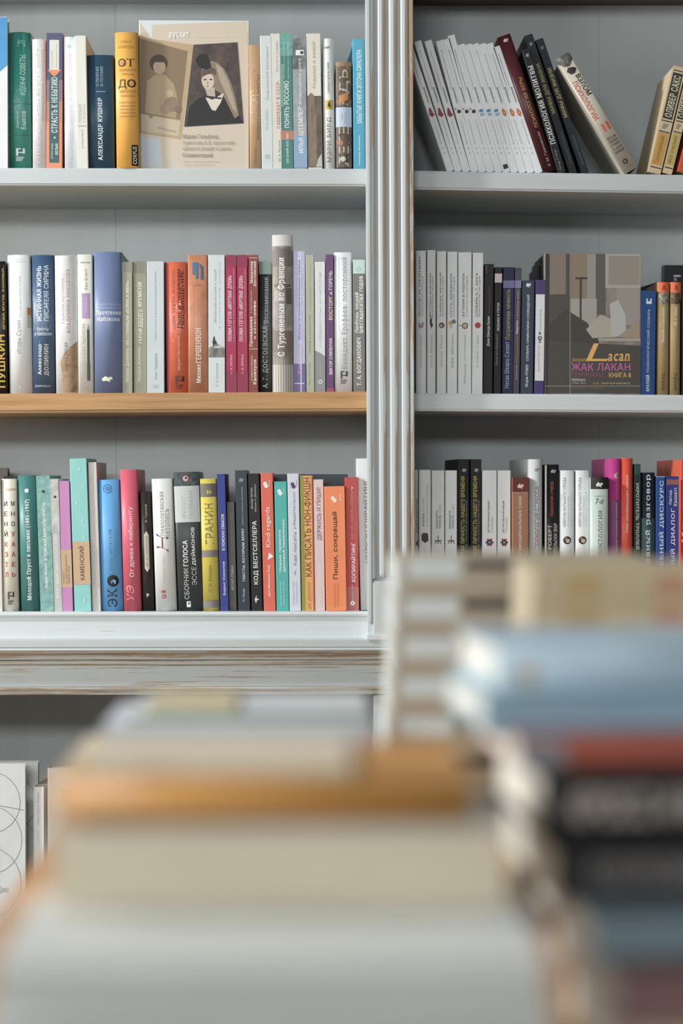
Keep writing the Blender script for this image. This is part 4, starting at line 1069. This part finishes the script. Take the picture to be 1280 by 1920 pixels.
# ---- bottom shelf, right bay
book('3R', 775.5, 784, 881, '#d9ddde', 'white spine mostly hidden by the pillar on the bottom right shelf', [t('АНТИПСИХИАТРИЯ', 936, 1000, .7, 3, '#2f3032', 1), g([(.4, 1020), (.9, 1012), (.9, 1024)], '#2a2a28', 'printed_emblem')], y=.014)
book('3R', 785, 808, 881, '#dde1e2', 'white paperback with a small brown bag emblem', [t('ОЧЕРКИ', 963, 987, .38, 4, '#3a3c3e', 1), t('ИЗ ИСТОРИИ', 935, 960, .38, 4, '#9a9d9f'), t('отечественной психиатрии', 909, 987, .68, 4, '#a98f92'), g([(.2, 1003), (.35, 999), (.75, 1000), (.8, 1014), (.5, 1018), (.22, 1013)], '#3d2a26', 'printed_emblem'), t('Ю. Каннабих', 1028, 1060, .5, 4, '#a0a4a6')], group='four white paperbacks by the pillar')
for k_, (a, b_) in enumerate(((809, 833.5), (834.5, 857))):
    book('3R', a, b_, 882, '#dde1e2', 'white paperback with a dark red trident mark, %s of the two' % ('left', 'right')[k_], [t('ВЫДАЮЩИЕСЯ', 958, 991, .4, 4, '#33363a', 1), t('ПСИХИАТРЫ', 966, 991, .64, 4, '#4a4d50', 1), t('XX ВЕКА', 946, 963, .64, 4, '#b58a90'),
        o(.5, 1020, 6.5, '#5c3440', .8), r(.47, .53, 1004, 1022, '#5c3440', 'printed_emblem'), r(.2, .8, 1013, 1014.5, '#5c3440', 'printed_emblem'), r(.2, .8, 1020, 1030, '#dde1e2', 'printed_emblem')], group='white paperbacks with a trident mark', dp=.10)
for k_, (a, b_) in enumerate(((858, 880), (881.5, 902.5))):
    book('3R', a, b_, 861, '#1b1b1e', 'black hardback with bold yellow capitals, %s of the two' % ('left', 'right')[k_], squig(.55, 882, 4.5, '#8f9194') + [t('НЕВРОТИЧЕСКАЯ ЛИЧНОСТЬ НАШЕГО ВРЕМЕНИ', 893, 1095, .42, 7.5, '#b8a63c', 1), t('Новые пути в психоанализе', 938, 1095, .75, 5, '#7d7f82')], hard=True, rz=4 if k_ == 0 else 2, group='pair of black hardbacks with yellow title')
for k_, (a, b_) in enumerate(((903.5, 931.5), (932.5, 957.5))):
    book('3R', a, b_, 882, '#dde1e2', 'white paperback with a red and blue eye emblem, %s of the two' % ('left', 'right')[k_], [t('ДЕСТРУКТИВНАЯ МОТИВАЦИЯ', 939, 999, .45, 4, '#3a3c3e', 1), t('в психоанализе', 970, 999, .68, 3.4, '#b0a08e')] + [o(.5 + .2 * math.cos(j * 1.047), 1017 + 5.5 * math.sin(j * 1.047), 2.4, '#b03a44') for j in range(6)] + [o(.5, 1017, 5, '#24364a'), o(.5, 1017, 2, '#7fb0c4')], group='white paperbacks with an eye emblem')
book('3R', 960, 991, 895, '#9a6a4c', 'tan-brown hardback with a dark red top and white capitals', [r(0, 1, 895, 922, '#5f1f14')] + squig(.5, 912, 5.5, '#d3b9ac') + [r(.05, .95, 924, 924.6, '#c9a48c'), t('ДИАГРАММЫ ЭМОЦИОНАЛЬНЫХ СХЕМ', 931, 1090, .5, 6.5, '#dcc9ba', 1)], hard=True, y=.0, dp=.1)
book('3R', 992, 1018, 861, '#cfd1d0', 'pale grey hardback with thin dark red capitals behind the tan-brown one', squig(.55, 881, 4.5, '#9da0a0') + [t('ПСИХОЛОГИЯ СТРЕССА', 912, 1030, .55, 8, '#8f4a52')], hard=True, rnd=.005, y=.006, rz=4.5, dp=.17)
book('3R', 1021, 1048, 871, '#1c1a1b', 'black paperback with orange title and white author capitals on the bottom right shelf', [r(0, .12, 872, 1163, '#cfcbbd')] + squig(.6, 884, 4.5, '#9a9a9a') + [t('ПСИХОЛОГИЯ СТРЕССА', 903, 968, .5, 5.5, '#c25a34', 1), t('РОБЕРТ', 984, 1030, .35, 6.5, '#d5d2cf', 1), t('САПОЛЬСКИ ЗЕБР', 981, 1045, .75, 6.5, '#d5d2cf', 1)], rnd=.002)
for k_, (a, b_) in enumerate(((1049, 1077), (1078.5, 1105.5))):
    book('3R', a, b_, 882, '#dfe2e3', 'white paperback with a round portrait photo, %s of the two' % ('left', 'right')[k_], [t('НЕВРОЗЫ БОЛЬШОГО ГОРОДА', 895, 988, .32, 5.5, '#55585a'), t('популярная психиатрия', 931, 988, .58, 3.4, '#b5b9bb'), t('профилактика и терапия', 922, 988, .78, 3.4, '#b5b9bb'), o(.5, 1013, 7.5, '#2d2622'), o(.55, 1014, 4, '#c9b49a'), o(.42, 1010, 2.6, '#8d6a50')], rnd=.003, group='white paperbacks with a portrait photo')
book('3R', 1107, 1141, 895, '#c3d1cc', 'mint hardback with a black top and tall grey serif title', [r(0, 1, 895, 917, '#1b1a1a')] + squig(.48, 909, 5.5, '#d5d9d8') + [hz('издание', .22, .76, 929, 932, '#8d9995'), hz('7-е', .25, .72, 935, 945, '#2c3230', 0, 1), t('КОНФЛИКТОЛОГИЯ', 957, 1080, .52, 8, '#4c5854')], hard=True, rnd=.004, y=.0, dp=.1)
book('3R', 1141.5, 1164, 860, '#c23a8c', 'magenta hardback turning purple below, behind the mint one', [r(0, 1, 937, 1163, '#8a4378'), g([(.4, 889), (.75, 886), (.6, 893), (.78, 897), (.45, 896)], '#d9b98c', 'printed_emblem'), t('Исцеление токсических отношений', 943, 1040, .62, 5, '#d3b3c9', 1)], hard=True, rnd=.004, y=.012, rz=1.5, dp=.16)
book('3R', 1164, 1187, 859, '#dd5038', 'orange-red hardback with small white title on the bottom right shelf', [t('Семь преобразующих языков', 891, 999, .5, 5.5, '#f0d6cc', 1)], rnd=.005, hard=True)
book('3R', 1189, 1200.5, 870, '#1f4a3c', 'narrow dark green and black book with wide pale letters', [r(0, 1, 890, 1163, '#1b2220'), t('УКРОТИТЕЛЬ ТРОЛЛЕЙ', 905, 1030, .55, 7, '#b9c4b4', 1, 0, 1)])
book('3R', 1202, 1227.5, 886, '#12202a', 'dark teal paperback with large rounded white lettering', [r(0, 1, 972, 1163, '#24484c'), t('душевный разговор', 890, 1100, .5, 11, '#c9d3d6', 1)], rnd=.002)
book('3R', 1229, 1246.5, 893, '#1f4d94', 'blue paperback with bold white slab capitals, left of the two blue ones', [t('СУДЕБНЫЙ ДИСКУРС', 901, 1100, .6, 10, '#c6d6ec', 1), r(0, 1, 893, 895, '#7f9cc9')])
book('3R', 1247.5, 1274, 893, '#243a86', 'blue paperback with a brown strip near its top and white author name', [r(.05, .9, 899, 909, '#8a5a4c'), t('ТРУДНЫЙ ДИАЛОГ', 953, 1110, .5, 10, '#cfd6ea', 1), t('Питер', 919, 946, .35, 6, '#d5dbee', 1), t('Келлетт', 914, 949, .68, 6, '#d5dbee', 1)])
book('3R', 1275, 1300, 862, '#d95a38', 'orange-red hardback with a bold white initial at the right edge', [r(.0, 1, 900, 1163, '#9c2b24'), t('Критика', 880, 1016, .3, 10, '#e6d8d2', 1)], hard=True, rz=3, y=.0, dp=.16)

# ---- lower cupboard, left
circ = lambda: [o(-20, 1505, 59, '#4f5556', .985, 'printed_line', 1.0), o(-24, 1575, 66, '#4f5556', .987, 'printed_line'), o(-30, 1655, 70, '#5b6162', .988, 'printed_line'),
    g([(-60, 1508), (0, 1510), (46, 1519), (46, 1520), (0, 1511), (-60, 1509)], '#5b6162', 'printed_line'), hz('Деко', -4, 16, 1662, 1676, '#8f9494', 0, 1)]
face_book('low', -90, 48, 1433, '#ccd1d2', 'face-out white book with thin grey circles in the lower cupboard', circ(), y=.02, w=.012)
face_book('low', -20, 72, 1428, '#c9cdc9', 'second white circle-patterned book standing behind the first in the lower cupboard', [o(16, 1505, 53, '#4f5556', .985, 'printed_line'), o(14, 1590, 58, '#4f5556', .987, 'printed_line')], y=.06, w=.014)
book('low', 63, 84, 1475, '#cfd3d6', 'slim white spine with tiny vertical lettering in the lower cupboard', [t('Мари Орели Аршан', 1486, 1546, .45, 4, '#8e9498'), t('архив', 1556, 1580, .45, 4, '#b0b5b8')], y=.03, dp=.1, rz=-6)
face_book('low', 90, 190, 1440, '#bcb4a8', 'beige wrapped book standing face-out beside the slim white spine', [hz('Архив', 114, 128, 1468, 1471, '#7d766c')] + [hz('заметки', 114, 132, 1482 + 7 * j, 1484.5 + 7 * j, '#8f887d') for j in range(4)], y=.03, w=.02, wrap=True)

# ================================================================== stacks on the table, near the lens
def Z(drop):
    return CAMZ - drop


TANSP = '#b09a7c'
zt = ZTAB
# front left stack, from the table up
left = [
    (.031, -30, 1010, .77, '#c3c6c2', 'bottom pale grey book of the front left stack', dict(fore=True, hard=True, pages='#b9bab2')),
    (.027, -45, 1045, .765, '#c7cbc8', 'wide pale grey book second from the bottom of the front left stack', dict(fore=True, pages='#babdb8')),
    (.0199, -20, 1030, .785, '#d2d4d0', 'grey-white book in the front left stack under the thick cream block', dict(fore=True, pages='#c4c6c2')),
    (.0358, 95, 955, .885, '#d6d2c6', 'thick hardback with its cream page edge to the room, in the front left stack', dict(fore=True, pages='#ddd0b6')),
    (.0200, 105, 885, .90, '#c78a34', 'orange-brown book lying across the front left stack', dict(rnd=.010, dp=.15)),
]
for k_, (th, xa, xb_, d, col, lab, kw) in enumerate(left):
    lying_book(zt, th, xa, xb_, d, col, lab, group='front left stack', ypx=1900 - 66 * k_, **kw)
    zt += th + .0003
lying_book(zt, .004, 138, 660, .925, '#d8caae', 'thin cream booklet with a faint pink mark lying on the orange-brown book', [('r', .2, .8, 250, 330, '#b58578', 'printed_shape')], group='front left stack', ypx=1440, dp=.11)
# stack behind it
zt = ZTAB
back = [
    (.0190, 130, 690, 1.24, '#a9a294', 'lowest grey-brown book of the stack behind the orange-brown one', dict()),
    (.030, 120, 680, 1.24, '#b5ad9c', 'grey-beige book low in the stack behind the orange-brown one', dict()),
    (.0295, 112, 690, 1.23, '#b59468', 'dull tan book of the stack behind the orange-brown one', dict()),
    (.0190, 122, 662, 1.22, '#d6c6a8', 'cream book of the stack behind the orange-brown one', dict(dp=.13)),
    (.0200, 192, 700, 1.25, '#cdd2dc', 'lavender-grey book near the top of the left stack', dict(fore=True, dp=.13, pages='#cbd0da')),
    (.0030, 240, 692, 1.27, '#cdd3d3', 'thin pale magazine with a green edge near the top of the left stack', dict(dp=.13, items=[('r', 0, 1, 240, 692, '#5f8a62', 'printed_band')])),
]
for k_, (th, xa, xb_, d, col, lab, kw) in enumerate(back):
    lying_book(zt, th, xa, xb_, d, col, lab, group='stack behind the orange-brown book', ypx=1650 - 60 * k_, **kw)
    zt += th + .0003
lying_book(zt, .0060, 275, 440, 1.285, '#cbbd98', 'small cream booklet on top of the left stack', group='stack behind the orange-brown book', ypx=1320, dp=.09)
lying_book(zt, .0045, 455, 690, 1.28, '#ccd0d2', 'white leaflet on top of the left stack beside the cream booklet', group='stack behind the orange-brown book', ypx=1320, dp=.09)

# front right stack, from the table up
zt = ZTAB
right = [
    (.026, 1190, 1860, .86, '#b8a890', 'beige bottom book of the front right stack', dict()),
    (.0215, 1160, 1840, .875, '#7a5a58', 'dull red-grey book second from the bottom of the front right stack', dict()),
    (.0192, 1110, 1800, .91, '#6f8288', 'grey-teal book in the front right stack', dict()),
    (.025, 1040, 1700, .95, '#232426', 'lower black book with faded lettering in the front right stack', dict(items=[t('СОЛОВЬЕВ', 1110, 1400, .45, 46, '#8d8682', 1)])),
    (.034, 1015, 1660, .98, '#1a191b', 'upper black book with beige capitals in the front right stack', dict(hard=True, items=[t('КРОСС И ВИНН', 1070, 1420, .5, 60, '#d2c5ba', 1)])),
    (.013, 968, 1600, 1.01, '#b5573f', 'red-orange paperback between blue and black books in the front right stack', dict(items=[('r', 0, 1, 968, 1060, '#8d8a90', 'printed_band')])),
    (.0207, 905, 1560, 1.04, '#86a9ba', 'thinner blue book under the thick pale blue one', dict(hard=True)),
    (.0262, 930, 1580, 1.05, '#a3bccb', 'thick pale blue book with a gold round emblem on the front right stack', dict(hard=True, rnd=.002, items=[('o', .62, 988, 20, '#c2a878', 0, 'printed_emblem', 1)])),
]
for k_, (th, xa, xb_, d, col, lab, kw) in enumerate(right):
    lying_book(zt, th, xa, xb_, d, col, lab, group='front right stack', yaw=4.5, ypx=1900 - 90 * k_, pages='#e8e6dc', **kw)
    zt += th + .0003
# row of equal copies further back
zt = ZTAB
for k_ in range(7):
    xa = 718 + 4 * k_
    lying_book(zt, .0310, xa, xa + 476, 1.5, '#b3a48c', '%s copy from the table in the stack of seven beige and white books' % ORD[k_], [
        ('r', .0, .52, xa + 22, xa + 122, '#cfd6d6', 'printed_panel'), ('r', .06, .3, xa + 130, xa + 235, '#3c302a', 'printed_panel'), ('r', 0, 1, xa, xa + 10, '#c9ccc8', 'printed_band')],  # pale panel, narrow dark panel and light end band on each spine
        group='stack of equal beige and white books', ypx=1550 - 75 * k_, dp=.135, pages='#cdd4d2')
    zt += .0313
# tan volumes behind the blue books
zt = ZTAB
for k_, (th, col, lab) in enumerate([(.044, '#8c7f6c', 'brown-grey lowest'), (.044, '#a39478', 'dull tan'), (.044, '#97876c', 'dark tan'), (.0445, '#b5a683', 'sand'), (.0165, '#c9b78c', 'thin straw-coloured'), (.025, '#c2b08a', 'straw-coloured topmost')]):
    xa = 985 + 3 * k_
    lying_book(zt, th, xa, xa + 560, 1.3, col, lab + ' book of the stack behind the pale blue books',
               [('r', .2, .8, xa + 60, xa + 130, '#b99c5c', 'printed_band'), ('r', .2, .8, xa + 230, xa + 290, '#c08a6c', 'printed_band')] if k_ > 3 else (), group='tan stack behind the blue books', ypx=1550 - 80 * k_, dp=.135, pages='#b9ae96')
    zt += th + .0003
